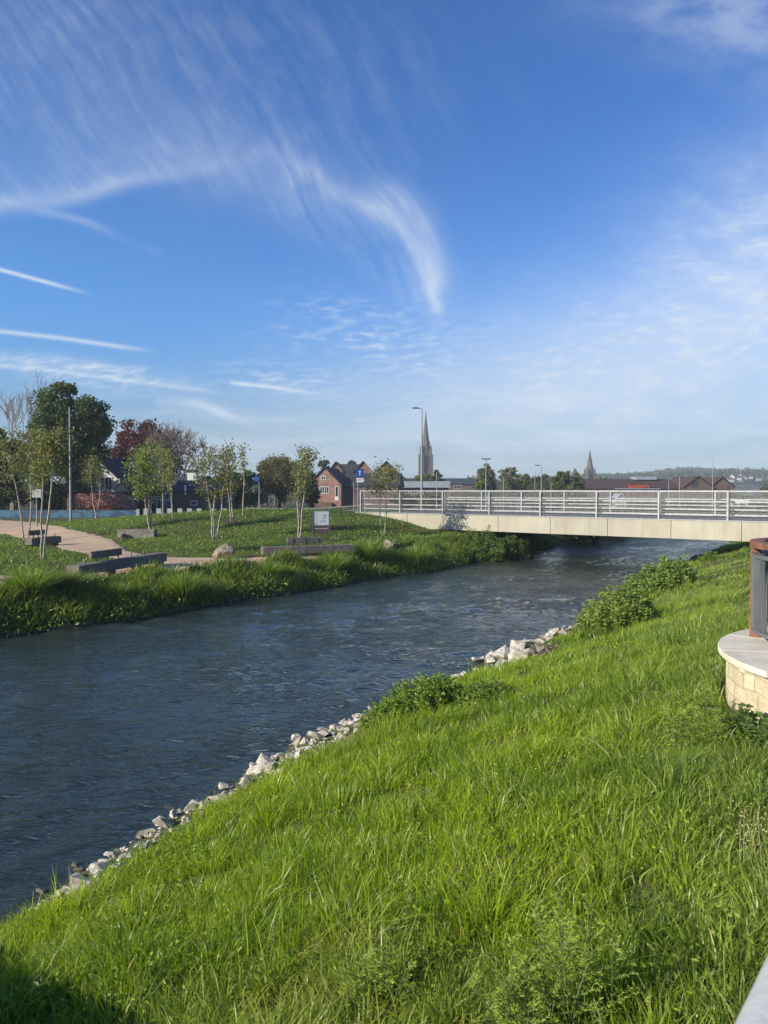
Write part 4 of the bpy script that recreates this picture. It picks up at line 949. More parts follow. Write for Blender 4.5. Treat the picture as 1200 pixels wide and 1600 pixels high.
def houses():
    Y = 78; s = Y/F; X = lambda px: (px-600)*s; Z = lambda py: 3.8-(py-HORIZON)*s
    zb = 1.15; t = thing('timbered_house', 'white half-timbered gabled house with dark slate roof behind the wisteria', 'house', (X(97), Y, zb), 0)
    x = lambda px: X(px)-X(97); z = lambda py: Z(py)-zb
    g0 = 7.0
    MB().box(0, g0, .25, 6, -.3, z(770)-.004).build('wall', M['brick_brown'], t)
    gable_block(t, g0, 6.3, z(768), z(716), M['render_white'], M['slate'], 0, 0, 'y', .45, 'roof', 'gable', z0=z(770))
    m = MB(); m.box(0, g0, -.06, -.003, z(771), z(768)); m.bar((x(178), -.04, z(767)), (x(190), -.04, z(752)), .10, .07); m.bar((x(124), -.04, z(767)), (x(112), -.04, z(755)), .10, .07); m.bar((x(151), -.035, z(742)), (x(151), -.035, z(720)), .1, .06); m.build('timber_frame', M['black'], t)
    for px, w in ((131, 1.0), (147, .95), (158, .8), (170, .75)): window(t, x(px), z(766), w, 1.35, 0, 1)
    for px in (115, 128, 165): window(t, x(px), z(800), 1.0, 1.5, .25, 1)
    gable_block(t, X(226)-X(180), 6, z(766), z(712), M['brick_brown'], M['slate'], x(180), 3.2, 'x', .3); gable_block(t, X(306)-X(228), 5, z(767), z(744), M['brick_brown'], M['slate'], x(228), 3.4, 'x', .2)
    MB().box(x(275), x(290), 4.5, 5.5, z(765), z(736)).build('chimney', M['render_white'], t)
    MB().box(x(273.5), x(291.5), 4.4, 5.6, z(736)+.003, z(732)).build('chimney_cap', M['slate'], t)
    gable_block(t, X(352)-X(270), 4.2, z(768), z(752), M['brick_brown'], M['slate'], x(270), .8, 'x', .25)
    MB().box(x(286), x(288.5), .6, .75, z(773), z(758)).build('downpipe', M['white'], t)
    window(t, x(300), z(790), .7, .5, .8, 0); window(t, x(225), z(802), 1.6, 1.7, 3.2, 2); window(t, x(250), z(768)-1.0, .9, .8, 3.2, 1)
    m = MB(); m.box(x(237), x(268), -.2, -.1, z(781), z(779))
    for px in (237, 246, 257, 261, 267): m.box(x(px)-.05, x(px)+.05, -.2, -.1, -.2, z(781)-.003)
    m.build('pergola', M['lead'], t)
    # mural wall
    m_, g, out = new_mat('blue_mural'); co = obj_co(g); n = g.noise(g.v('MULTIPLY', co, (.45, 1, 1.6)), 1.4, 3, .5, 1.2)
    c = g.mix(g.ramp(n, .46, .54), (.025, .10, .155, 1), (.008, .035, .08, 1)); n2 = g.noise(co, 4, 3); c = g.mix(g.ramp(n2, .62, .7), c, (.045, .15, .18, 1)); principled(g, out, c, .6)  # blues kept dark, with the tree's shade put into the paint colour
    a, b = at(-60, 797, 68), at(213, 797, 68); t = thing('mural_wall', 'low boundary wall painted with a blue wave mural', 'wall', (a.x, 68, Hs(a.x, 68)))
    MB().box(0, b.x-a.x, 0, .2, -.3, a.z-t.location.z).build('panel', m_, t); MB().box(b.x-a.x+.01, b.x-a.x+.25, -.02, .24, -.3, a.z-t.location.z+.08).build('end_post', M['dimmed_white'], t)
    for i, px in enumerate((228, 248, 265, 281, 296, 311, 334, 350)):
        p = at(px, 794.5, 64); o = MB().box(-.20, .20, 0, .10, 0, p.z-Hs(p.x, 64)+.2).build('white_marker', M['dimmed_white'], bevel=.02); o.location = (p.x, 64, Hs(p.x, 64)-.2)
        tag(o, 'white upright board in the row before the dark house', 'marker board', 'white boards in front of the dark house')
    # red brick gabled building
    Y2 = 118; s = Y2/F; X2 = lambda px: (px-600)*s; Z2 = lambda py: 3.8-(py-HORIZON)*s; zb = 1.0
    t = thing('brick_house', 'red brick building with steep front gable and dark tiled roof', 'house', (X2(483), Y2, zb), R(-8)); z = lambda py: Z2(py)-zb; w = X2(534)-X2(483)
    x = lambda px: X2(px)-X2(483)
    gable_block(t, w, 9.5, z(758), z(732), M['brick_red'], M['tile_dark'], 0, 0, 'y', .2)
    window(t, x(504), z(771), .72, 1.05, 0, 1); window(t, x(511), z(771), .72, 1.05, 0, 1); window(t, x(527), z(776), .5, 1.6, 0, 0); window(t, x(506), z(750), .8, .6, 0, 1)
    MB().box(x(524), x(530), -.06, -.003, z(782), z(776.4)).build('door', M['render_white'], t)
    gable_block(t, 8.5, 7, z(760), z(740), M['brick_brown'], M['tile_dark'], w+.05, 1.5, 'x', .2)
    MB().box(x(487), x(520), -.55, -.1, -.3, z(785)).build('yard_wall', M['brick_brown'], t)
    Y3 = 150; s3 = Y3/F
    def hs(label, px0, px1, pe, pr, Y, wall, roof, dep=10, rz=0, along='y', name='brick_house', wins=()):
        s = Y/F; zb = .9; t = thing(name, label, 'house', ((px0-600)*s, Y, zb), rz); ze = 3.8-(pe-HORIZON)*s-zb; zr = 3.8-(pr-HORIZON)*s-zb
        gable_block(t, (px1-px0)*s, dep, ze, zr, M[wall], M[roof], 0, 0, along, .3)
        for (px, py, ww, hh) in wins: window(t, (px-px0)*s, 3.8-(py-HORIZON)*s-zb, ww, hh, 0, 1)
        return t
    hs('small red gabled roof just behind the red brick building', 515, 535, 736, 723, 140, 'brick_red', 'tile_brown', 9)
    hs('tan brick gabled building with dark roof behind the blue path sign', 545, 590, 748, 722, 150, 'brick_tan', 'tile_brown', 12, 0, wins=((556, 768, 1.2, 1.4), (572, 768, 1.2, 1.4)))
    hs('dark roofed gabled building right of the tan gable, behind a young tree', 572, 636, 752, 722, 158, 'brick_brown', 'tile_dark', 10, 0, 'y', wins=((600, 765, 1.2, 1.3), (615, 765, 1.2, 1.3)))
    hs('long roof block joining the brick gables on the skyline', 530, 560, 745, 725, 165, 'brick_brown', 'tile_dark', 10, 0, 'x')
    # flat roofed hall and long shed
    s = 130/F; t = thing('flat_roofed_hall', 'low hall with pale blue grey flat roof left of the large spire', 'building', ((612-600)*s, 130, .9)); zt = lambda py: 3.8-(py-HORIZON)*s-.9
    MB().box(0, (700-612)*s, 0, 14, -.2, zt(762)).build('wall', M['brick_brown'], t); MB().box(-.5, (703-612)*s, -.6, 14.5, zt(762)+.003, zt(752)).build('roof', M['lead'], t)
    for k in range(6): window(t, .8+k*1.5, zt(772), 1.1, .9, 0, 1)
    s = 210/F; t = thing('long_shed', 'long low dark roofed building between the two round trees', 'building', ((560-600)*s, 210, .9)); z = lambda py: 3.8-(py-HORIZON)*s-.9
    gable_block(t, (744-560)*s, 14, z(757), z(747.5), M['brick_brown'], M['slate'], 0, 0, 'x', .3); 
    for k in range(7): window(t, 2+k*4.2, z(764), 2.2, 1.0, 0, 2)
    # supermarket
    Ys = 175; s = Ys/F; t = thing('supermarket', 'wide brown store building with red lettering and tiled roof at right', 'shop', ((906-600)*s, Ys, .6)); z = lambda py: 3.8-(py-HORIZON)*s-.6; x = lambda px: (px-906)*s
    gable_block(t, x(1062), 16, z(764), z(748.5), M['brick_brown'], M['tile_brown'], 0, 0, 'x', .3)
    gable_block(t, x(1110)-x(1064), 14, z(762), z(745.5), M['brick_brown'], M['tile_brown'], x(1064), -1.5, 'y', .3)
    gable_block(t, x(1140)-x(1104), 12, z(761), z(746.5), M['brick_brown'], M['tile_brown'], x(1104)+.5, -1.0, 'y', .3)
    MB().box(x(1006), x(1040), 6, 10, z(749), z(744)).build('roof_lantern', M['lead'], t); MB().box(x(1076), x(1086), -1.6, -1.51, z(761), z(752)).build('vent_panel', M['slate'], t)
    m = MB().box(x(960), x(1030), -.5, -.32, z(764.5), z(763.2)); m.build('canopy', M['lead'], t)
    cu = bpy.data.curves.new('sign_text', 'FONT'); cu.body = "Sainsbury's"; cu.size = 1.75; cu.extrude = .05; cu.offset = .028; cu.align_x = 'CENTER'
    o = bpy.data.objects.new('tmp', cu); col.objects.link(o); bpy.context.view_layer.update(); me = bpy.data.meshes.new_from_object(o.evaluated_get(bpy.context.evaluated_depsgraph_get())); bpy.data.objects.remove(o)
    w_ = max(v.co.x for v in me.vertices)-min(v.co.x for v in me.vertices)
    o = link('lettering', me, M['red_sign'], t); o.rotation_euler = (math.pi/2, 0, 0); k = (x(1013)-x(980))/w_; o.scale = (k, k*1.15, 1); o.location = (x(996.5), -.5, z(762.5))
    MB().box(x(978), x(1015), -.42, -.31, z(763.1), z(752.5)).build('sign_board', M['tile_brown'], t)
    # white gabled kiosk, van
    s = 100/F; t = thing('white_kiosk', 'small white gabled hut seen through the bridge railings', 'hut', ((963-600)*s, 100, .9)); z = lambda py: 3.8-(py-HORIZON)*s-.9
    gable_block(t, 1.3, 2.5, z(783), z(774), M['dimmed_white'], M['lead'], 0, 0, 'y', .15)
houses()

def spire(label, px0, px1, pytop, pyshoulder, Y, seed, pinn=True):
    s = Y/F; cx = ((px0+px1)/2-600)*s; w = (px1-px0)*s; zb = 1.0; t = thing('church_spire', label, 'church', (cx, Y, zb), R(12)); z = lambda py: 3.8-(py-HORIZON)*s-zb; h = w/2/1.15
    zs, zt = z(pyshoulder), z(pytop); st = M['stone_spire']
    MB().box(-h, h, -h, h, -1, zs).build('tower', st, t)
    m = MB()
    for sx in (-1, 1):
        for sy in (-1, 1):
            m.box(sx*h-.28*w*.5, sx*h+.28*w*.5, sy*h-.14*w, sy*h+.14*w, -1, zs*.88)
            m.tube([(sx*h*.92, sy*h*.92, zs*.88), (sx*h*.92, sy*h*.92, zs+.02*zt), (sx*h*.92, sy*h*.92, zs+.12*(zt-zs))], [.11*w, .09*w, .01], 6)
    m.build('buttress', st, t)
    m = MB()                                               # belfry openings
    for k in range(4):
        a = k*math.pi/2; Mx = Matrix.Rotation(a, 4, 'Z')
        for ox in (-.42, .42): m.box(ox*h-.16*h, ox*h+.16*h, -h-.04, -h-.003, zs*.55, zs*.86, Mx)
    m.build('belfry_opening', M['black'], t)
    n = 8; mb = MB(); L = [(0, h*1.02), (.33*(zt-zs), h*.66), (zt-zs-.02, .05)]; mb.tube([(0, 0, zs+a+.003) for a, _ in L], [b for _, b in L], n); mb.build('spire', st, t)
    m = MB()
    for k in range(4):
        a = k*math.pi/2; Mx = Matrix.Rotation(a, 4, 'Z'); m.box(-.16*h, .16*h, -h*.9, -h*.3, zs+.01, zs+.16*(zt-zs), Mx); m.tube([Mx @ Vector((0, -h*.85, zs+.16*(zt-zs))), Mx @ Vector((0, -h*.6, zs+.26*(zt-zs)))], [.16*h, .01], 4)
    m.build('lucarne', st, t)
    MB().tube([(0, 0, zt-.1), (0, 0, zt+.03*(zt-zs))], .06, 5).build('finial', M['black'], t)
    return t
spire('tall grey stone church tower and slender spire above the bridge railings', 656.8, 673.2, 643, 702, 420, 1)
spire('smaller pale stone church spire beyond the store roof', 914, 928, 702, 735, 430, 2)
s = 430/F; t = thing('roof_turret', 'small pyramid roofed stone turret just left of the smaller spire', 'tower', ((898-600)*s, 430, 1)); MB().box(-1.6, 1.6, -1.6, 1.6, -1, 3.8+22*s-1).build('tower', M['stone_spire'], t)
MB().tube([(0, 0, 3.8+22*s-.997), (0, 0, 3.8+34*s-1)], [2.5, .05], 4).build('pyramid_roof', M['tile_brown'], t)

# ------------------------------------------------------------------ trees
GR1, GR2 = (.050, .085, .022), (.028, .052, .014)
def T(px, Y): return ((px-600)/F*Y, Y)
def ptree(label, px0, px1, pyt, Y, c1, c2, seed, n=9000, leaf=.28, zb=None, low=.18, name='broadleaf_tree', group=None, **k):
    x, y = T((px0+px1)/2, Y); s = Y/F; zb = Hs(x, y) if zb is None else zb; h = 3.8-(pyt-HORIZON)*s-zb
    return tree(name, label, (x, y, zb), h*1.0, (px1-px0)*s*1.02, c1, c2, seed, n, leaf, group, crown_low=low, **k)
ptree('big dark green tree in front of the timbered house', 40, 182, 607, 72, (.050, .078, .028), (.026, .045, .017), 21, 34000, .27, low=.15, trunk_h=.22, dense=1.7)
ptree('dark ivy green tree at the left edge of the picture', -50, 52, 656, 74, (.040, .065, .02), (.02, .036, .012), 22, 22000, .25, low=.0, dense=1.2)
bare_tree('bare_tree', 'tall nearly bare tree at the upper left edge', (T(20, 79)[0], 79, 1.1), 15.0, .48, 23, 5, (3, 4), L0=.27, minr=.016, shrink=.74)
ptree('purple leaved copper beech behind the timbered house', 176, 282, 649, 95, (.075, .028, .034), (.035, .014, .020), 24, 20000, .3, low=.2, name='copper_beech', dense=1.4)
bare_tree('bare_tree', 'leafless brown twigged tree leaning right of the copper beech', (T(268, 91)[0], 91, 1.2), 10.8, .75, 25, 6, (3, 4), L0=.20, minr=.018, shrink=.76, up=.05)
bare_tree('bare_tree', 'smaller leafless tree right of the white chimney', (T(296, 89)[0], 89, 1.2), 9.4, .75, 26, 5, (3, 4), L0=.2, minr=.017, shrink=.74, up=.05)
ptree('brownish round crowned tree with forked trunk behind the mound', 388, 486, 714, 92, (.085, .085, .042), (.055, .052, .03), 27, 9000, .20, low=.16, trunk_h=.2)
ptree('dark green bush behind the left young trees', 296, 352, 742, 86, GR1, GR2, 28, 5000, .25, low=.02, name='bush')
ptree('green bush behind the middle young trees', 340, 404, 727, 88, (.055, .085, .03), GR2, 29, 5000, .25, low=.02, name='bush')
for i, (a, b_, c) in enumerate(((408, 424, 708), (422, 438, 710), (436, 450, 713))):
    ptree(['yellow green conical tree top left of its two neighbours on the skyline', 'yellow green conical tree top in the middle of three on the skyline', 'yellow green conical tree top, right hand of three on the skyline'][i], a-4, b_+4, c, 125, (.10, .115, .035), (.055, .07, .02), 30+i, 3200, .35, low=.1, name='conifer')
ptree('green tree behind the multi stemmed young tree', 440, 500, 722, 120, (.06, .09, .03), GR2, 34, 5000, .32, low=.1)
ptree('dark tree top behind the red brick gable', 497, 522, 712, 175, (.028, .05, .024), (.018, .034, .017), 35, 4000, .4, low=.1)
ptree('dark tree top between the brick roofs', 536, 560, 714, 185, (.028, .05, .024), (.018, .034, .017), 36, 4000, .4, low=.1)
ptree('round green tree at the foot of the large spire, left one', 645, 676, 733, 150, (.085, .11, .03), (.045, .065, .018), 37, 5000, .35, low=.05)
ptree('dark green tree at the foot of the large spire, right one', 668, 694, 733, 155, (.045, .075, .024), (.025, .045, .016), 38, 4000, .35, low=.05)
ptree('brown green rounded tree behind the third lamp column', 738, 778, 727, 160, (.085, .085, .036), (.05, .055, .022), 39, 6500, .36, low=.05)
ptree('pale sparse tree right of the rounded brown green one', 776, 818, 729, 170, (.095, .095, .05), (.06, .065, .034), 40, 4500, .34, low=.05)
ptree('low green tree before the pale sparse one', 742, 765, 748, 130, (.075, .12, .02), (.05, .085, .018), 41, 3000, .3, low=.02)
ptree('olive tree in the middle of the skyline row', 800, 838, 739, 165, (.06, .075, .028), (.035, .05, .02), 42, 5000, .36, low=.05)
ptree('dark olive tree behind the pair of lamp columns', 828, 862, 740, 160, (.045, .06, .025), (.028, .042, .018), 43, 5000, .36, low=.05)
ptree('leafy green tree left of the pyramid turret', 858, 890, 731, 140, (.055, .085, .03), (.03, .05, .02), 44, 6000, .34, low=.05)
ptree('green tree just before the pyramid turret', 884, 912, 738, 138, (.06, .08, .032), (.035, .05, .02), 45, 5000, .34, low=.05)
for i, (a, b_, c, Y) in enumerate(((612, 650, 770, 74), (650, 700, 768, 78), (700, 752, 766, 82), (752, 812, 764, 86), (812, 880, 762, 90), (880, 930, 766, 84), (1040, 1100, 776, 96), (1120, 1190, 768, 118), (1185, 1260, 752, 130))):
    ptree(['hedge bush behind the first railing bay', 'hedge bush behind the second railing bay', 'hedge bush left of the third lamp column', 'hedge bush right of the third lamp column', 'hedge bush behind the fourth railing bay', 'hedge bush before the store left end', 'low bush before the store gables', 'green bush right of the store', 'rounded green tree at the right edge'][i], a, b_, c, Y, (.062, .064, .034), (.035, .040, .022), 60+i, 5000, .22, low=.0, name='bush' if i < 8 else 'broadleaf_tree')

for i, (a, b_, c, Y) in enumerate(((-60, 60, 752, 86), (60, 120, 756, 84), (-80, 20, 720, 95), (300, 420, 764, 100), (470, 500, 745, 100))):
    ptree(['dark hedge behind the leftmost young tree', 'dark hedge left of the timbered house', 'dark tree mass at the left edge behind the ivy green tree', 'dark hedge right of the timbered house', 'dark bush left of the red brick gable'][i], a, b_, c, Y, (.035, .05, .02), (.02, .032, .014), 160+i, 6000, .26, low=.0, name='hedge', dense=1.5)

for i, (x, y, w, h) in enumerate(((14.5, 55.5, 4.5, 2.6), (17.6, 62, 5, 2.8), (22, 70, 6, 2.7), (28, 80, 7, 2.8), (36, 90, 8, 2.8), (44, 94, 8, 2.6), (34, 66, 5, 2.3))):
    tree('bush', ['dark bush on the far bank just beyond the bridge', 'dark waterside bush second beyond the bridge', 'dark waterside bush third beyond the bridge', 'dark bush by the river bend beyond the bridge', 'broad dark bush closing the river view', 'farthest dark bush at the river bend', 'bush on the near bank beyond the bridge'][i], (x, y, Hs(x, y)-.1), h, w, (.04, .06, .02), (.022, .034, .014), 260+i, 5000, .17, crown_low=0, dense=1.2)

# wooded hill: far, reads as a mass
def wood():
    r = np.random.default_rng(88); P, C = [], []
    def crown(x, y, rad, h):
        n = int(90+rad*14); q = r.normal(0, 1, (n, 3)); q /= np.linalg.norm(q, axis=1, keepdims=True); q *= r.uniform(.75, 1.05, (n, 1)); q[:, 2] = np.abs(q[:, 2])*1.0
        z = Hs(x, y); P.append(np.array([x, y, z+h*.35])+q*np.array([rad, rad, h*.65])); t = r.uniform(.7, 1.25); C.append(leaf_cols(n, (.040*t, .062*t, .022*t), (.022*t, .036*t, .016*t), r, .2))
    for i in range(620):
        u = r.uniform(.25, .62); y = r.uniform(760, 1150); x = u*y; crown(x, y, r.uniform(5, 9), r.uniform(9, 15))
    for i in range(260):
        u = r.uniform(.24, .47); y = r.uniform(1120, 1160); crown(u*y, y, r.uniform(6, 9), r.uniform(11, 17)+7*math.exp(-((u-.39)/.05)**2))
    for i in range(300):
        u = r.uniform(-.6, .3); y = r.uniform(420, 700); crown(u*y, y, r.uniform(5, 8), r.uniform(6, 9.5))
    P = np.concatenate(P); C = np.concatenate(C)
    tag(link('far_wood', leaf_mesh('far_wood', P, r.uniform(1.6, 3.2, len(P)), C, r, aspect=.9), M['leaf']), 'wooded hillside on the right hand horizon', 'wood', kind='stuff')
    for i, (px, py) in enumerate(((1147, 743), (1153, 745), (1160, 742), (1166, 744), (1172, 743), (1185, 746), (1141, 748))):
        p = at(px, py, 700); t = thing('hillside_house', 'tiny pale house on the wooded hillside near the right edge', 'house', p, r.uniform(-.6, .6), 'pale houses on the distant hillside'); t.location.z = p.z-3
        gable_block(t, r.uniform(4, 6), 5, 2.2, 4.2, M['dimmed_white'], M['tile_brown'], -2, -2, 'x', .3)
wood()

YG = ((.125, .13, .052), (.07, .08, .034))
birch('young tree with two pale stems at the far left, its left stem leaning', [[(38, 848), (31, 795), (24, 755), (16, 728), (10, 700)], [(43, 846), (47, 790), (45, 740), (41, 705), (40, 680)]], (-10, 75, 668, 800), 2600, 1, *YG)
birch('young tree with two diverging pale stems in front on the left grass', [[(65, 873), (64, 820), (67, 760), (68, 715), (72, 690)], [(69, 867), (79, 800), (86, 745), (88, 705), (92, 680)]], (44, 118, 672, 762), 2600, 2, *YG)
birch('slender young tree before the blue mural wall', [[(151, 812), (146, 785), (142, 750), (141, 722)], [(148, 808), (154, 780), (155, 750), (153, 730)]], (116, 166, 706, 752), 1300, 3, *YG)
birch('leafy young tree with three pale stems left of the pergola', [[(235, 838), (230, 800), (224, 765), (220, 720)], [(236, 836), (232, 790), (228, 740), (232, 705)], [(234, 838), (235, 800), (232, 770), (226, 725)]], (186, 250, 692, 772), 3600, 4, (.125, .165, .05), (.075, .105, .03))
birch('young tree with one curved stem right of the leafy three stemmed one', [[(270, 810), (268, 780), (265, 745), (262, 710)], [(254, 820), (253, 780), (252, 740), (250, 705)]], (238, 276, 695, 762), 1700, 5, (.13, .15, .05), (.085, .10, .032))
birch('young multi stemmed tree growing behind the sandstone boulder', [[(333, 843), (330, 805), (325, 770), (318, 725)], [(334, 843), (333, 790), (335, 750), (332, 712)], [(337, 842), (344, 800), (347, 760), (350, 722), (356, 700)]], (298, 362, 704, 790), 2300, 6, *YG)
birch('thin young tree with pale stems behind the boulder tree', [[(366, 818), (362, 790), (360, 760), (364, 715)], [(361, 808), (358, 780), (350, 745), (348, 716)]], (342, 376, 704, 772), 1100, 7, *YG)
birch('slim young tree with a single tuft at its top', [[(380, 806), (381, 770), (381, 735), (379, 700)]], (370, 388, 698, 742), 420, 8, *YG)
birch('tall young multi stemmed tree left of the information board', [[(467, 840), (466, 810), (465, 775), (467, 740), (478, 705)], [(465, 818), (470, 780), (472, 740), (475, 710)], [(469, 820), (475, 780), (479, 745), (485, 712)]], (454, 497, 700, 775), 2000, 9, *YG)
birch('twin stemmed young tree before the left end of the bridge', [[(597, 838), (593, 800), (594, 765), (600, 735)], [(600, 838), (604, 800), (603, 765), (612, 738)]], (566, 634, 722, 772), 1500, 10, *YG)

# ------------------------------------------------------------------ riverside vegetation
def reed_field():
    r = np.random.default_rng(404); n = 120000; y = r.uniform(18.5, 50, n); w = r.beta(1.3, 1.7, n)*4.4-.15; x = XL(y)-w/.8
    k = (~inpoly(POLY1, x, y)) & (np.abs(x) < .6*y+3)
    k &= (r.uniform(0, 1, n) < np.clip((38/y)**1.3, .3, 1)*np.clip(w/.4+.3, 0, 1))
    x, y, w = x[k], y[k], w[k]; n = len(x); cl = snoise(x, y, .42, 91, 3)
    h = r.uniform(.22, .60, n)*(1+.8*cl)*np.clip(.75+.35*np.sin(np.clip(w, 0, 4)/4*np.pi), .5, 1.2)*np.interp(y, [18, 24, 34, 50], [1.15, 1.05, .95, 1.2])
    h = np.maximum(h, .12)*np.interp(w, [0, 1.9, 2.9, 4.3], [1, 1, .45, .35]); P = np.stack([x, y, np.maximum(H(x, y), -.02)-.03], 1)
    B = np.stack([snoise(x, y, .9, 92, 2)*.5+r.normal(0, .38, n)+.05, snoise(x, y, .9, 93, 2)*.4+r.normal(0, .38, n)], 1)*h[:, None]
    t = np.clip(.45+.6*snoise(x, y, .45, 94, 3)+r.normal(0, .3, n), 0, 1)[:, None]; C = np.array([.085, .15, .03])*(1-t)+np.array([.30, .38, .06])*t
    u = r.uniform(0, 1, n); C[u < .05] = (.20, .17, .08); C *= r.uniform(.7, 1.25, n)[:, None]
    tag(blades('riverside_sedge', P, h, r.uniform(.018, .05, n), B, C, M['grass'], 3, rr=r), 'dense green sedge and grasses covering the far river bank', 'bank plants', kind='stuff')
    # low broad leaves mixed in
    n = 42000; y = r.uniform(19, 50, n); w = r.uniform(-.2, 3.8, n); x = XL(y)-w/.8; cl = snoise(x, y, .5, 95, 3); z = np.maximum(H(x, y), 0)+r.uniform(0, 1, n)*(.28+.22*cl)
    k = (~inpoly(POLY1, x, y)); x, y, z = x[k], y[k], z[k]; n = len(x)
    tag(link('bank_plants', leaf_mesh('bank_plants', np.stack([x, y, z], 1), r.uniform(.07, .15, n), leaf_cols(n, (.085, .125, .03), (.04, .07, .018), r, .3), r), M['leaf']), 'low broad leaved plants filling the far river bank', 'bank plants', kind='stuff')
reed_field()
for i, (px0, px1, top, Y) in enumerate(((-150, -60, 640, 78), (-280, -140, 668, 84), (-430, -260, 650, 90), (-620, -420, 690, 80))):
    ptree(['broad tree left of the ivy green tree, outside the frame', 'second tree to the left outside the frame', 'tall third tree to the left outside the frame', 'low wide tree farthest left outside the frame'][i], px0, px1, top, Y, (.05, .075, .025), (.028, .045, .017), 360+i, 9000, .3, low=.05)
def tussock(px, py, wpx, hpx, label, seed, n=900, c=((.10, .17, .03), (.26, .34, .06)), base=None):
    r = np.random.default_rng(seed); b = base or hit(px, py); s = b.y/F; R0 = wpx*s*.5; hh = hpx*s
    rad = np.sqrt(r.uniform(0, 1, n))*R0*.62; a = r.uniform(0, 6.283, n); P = np.stack([rad*np.cos(a), rad*np.sin(a), np.full(n, -.04)], 1)
    h = hh*r.uniform(.65, 1.15, n)*(1-.35*(rad/R0)**2); B = np.stack([np.cos(a), np.sin(a)], 1)*(rad/R0*1.1+.1)[:, None]*h[:, None]*.8+r.normal(0, .16, (n, 2))*h[:, None]
    C = leaf_cols(n, *c, r, .25); o = blades('sedge_tussock', P, h, r.uniform(.02, .04, n)*min(1, R0+.3), B, C, M['grass'], 4, rr=r); o.location = b
    return tag(o, label, 'plant')
tussock(48, 938, 80, 56, 'tall sedge clump standing highest at the far left of the bank', 501, 1500)
tussock(228, 908, 56, 27, 'bright sedge clump in front of the nearest timber bench', 502)
tussock(288, 938, 70, 52, 'dark arching sedge clump reaching over the water right of the bench', 503, 1300)
tussock(175, 938, 60, 34, 'sedge clump between the nearest bench and the water', 504)
tussock(418, 905, 60, 34, 'sedge clump right below the long low bench left end', 505)
tussock(575, 878, 52, 40, 'rounded sedge clump left of the rounded grey boulder', 506)
tussock(100, 932, 46, 44, 'brownish rush clump beside the nearest bench', 507, 900, ((.06, .06, .03), (.10, .10, .045)))
tussock(520, 895, 60, 36, 'sedge clump below the information board', 508)
tussock(650, 880, 60, 32, 'sedge clump where the far bank nears the bridge', 509)

def shrub(px0, px1, pyt, pyb, label, seed, n=7000, leaf=.075, c=((.11, .16, .04), (.05, .085, .02)), cat='bush', depth=None, name='leafy_bush', spikes=70):
    """dense leafy herb bush: upright leafy stems of uneven height in a few merged mounds"""
    r = np.random.default_rng(seed); b = hit((px0+px1)/2, pyb) if depth is None else at((px0+px1)/2, pyb, depth); s = b.y/F; rx = (px1-px0)*s*.5; h = (pyb-pyt)*s
    t = thing(name, label, cat, b); mb = MB(); P, D = [], []
    mounds = [(r.uniform(-.62, .62)*rx, r.uniform(-.45, .45)*rx, r.uniform(.35, .62)*rx, h*r.uniform(.6, 1.0)) for _ in range(6)]; mounds[0] = (0, 0, .6*rx, h)
    spikes = int(spikes*1.6); n = int(n*1.9); per = max(6, n//spikes)
    for i in range(spikes):
        mx, my, mr, mh = mounds[r.integers(6)]; a = r.uniform(0, 6.283); q = math.sqrt(r.uniform(0, 1)); ox, oy = q*mr*math.cos(a), q*mr*math.sin(a); bx, by = mx+ox*.8, my+oy*.8
        top = mh*(1-.55*q*q)*r.uniform(.6, 1.15); gz = Hs(b.x+bx, b.y+by)-b.z if depth is None else 0
        gz = min(gz, .25); lx, ly = ox*.45+r.normal(0, .05), oy*.45+r.normal(0, .05); mb.tube([(bx, by, gz-.08), (bx+lx*.4, by+ly*.4, gz+top*.5), (bx+lx, by+ly, gz+top)], [.007, .005, .002], 3, cap=False)
        zz = r.uniform(.02, 1, per)**.75; an = r.uniform(0, 6.283, per); o = np.stack([bx+lx*zz, by+ly*zz, gz+top*zz], 1); dd = np.stack([np.cos(an), np.sin(an), r.uniform(-.2, .8, per)], 1); P.append(o+dd*.02*r.uniform(0, 3, (per, 1))); D.append(dd)
    mb.build('stems', M['bark'], t); P = np.concatenate(P); D = np.concatenate(D); C = leaf_cols(len(P), *c, r, .35)
    link('foliage', leaf_mesh('foliage', P, leaf*r.uniform(.4, 1.1, len(P)), C, r, aspect=.38, dirs=D), M['leaf'], t)
    # grass growing through its skirt
    ng = 900; a = r.uniform(0, 6.283, ng); q = r.uniform(.55, 1.15, ng); gx, gy = q*rx*np.cos(a), q*rx*.8*np.sin(a)
    if depth is None:
        gz = H(b.x+gx, b.y+gy)-b.z; ok = (b.x+gx) > XN(b.y+gy) if b.x > float(XN(b.y)) else np.ones(ng, bool); gx, gy, gz = gx[ok], gy[ok], gz[ok]; ng = len(gx); hh = r.uniform(.15, .45, ng)*min(1, .4+rx*.5)
        o = blades('skirt_grass', np.stack([gx, gy, gz-.02], 1), hh, r.uniform(.006, .014, ng)*min(2.2, b.y/13), r.normal(0, .35, (ng, 2))*hh[:, None], leaf_cols(ng, (.22, .30, .04), (.12, .19, .03), r, .25), M['grass'], 3, parent=t, rr=r); o['kind'] = 'stuff'
    return t
shrub(900, 1012, 921, 982, 'large leafy green bush above the far white rocks', 601, 11000, .12, ((.14, .19, .05), (.07, .11, .026)), spikes=160)
shrub(988, 1096, 872, 925, 'rounded grassy green bush further up the near bank', 602, 9000, .15, ((.12, .17, .045), (.06, .10, .025)), spikes=140)
shrub(1098, 1124, 862, 876, 'small leafy bush at the bank top near the bridge end', 603, 1800, .13, spikes=30)
shrub(572, 712, 1060, 1120, 'low leafy plant patch overhanging the water on the near bank', 604, 9500, .085, ((.12, .18, .035), (.055, .10, .02)), spikes=150)
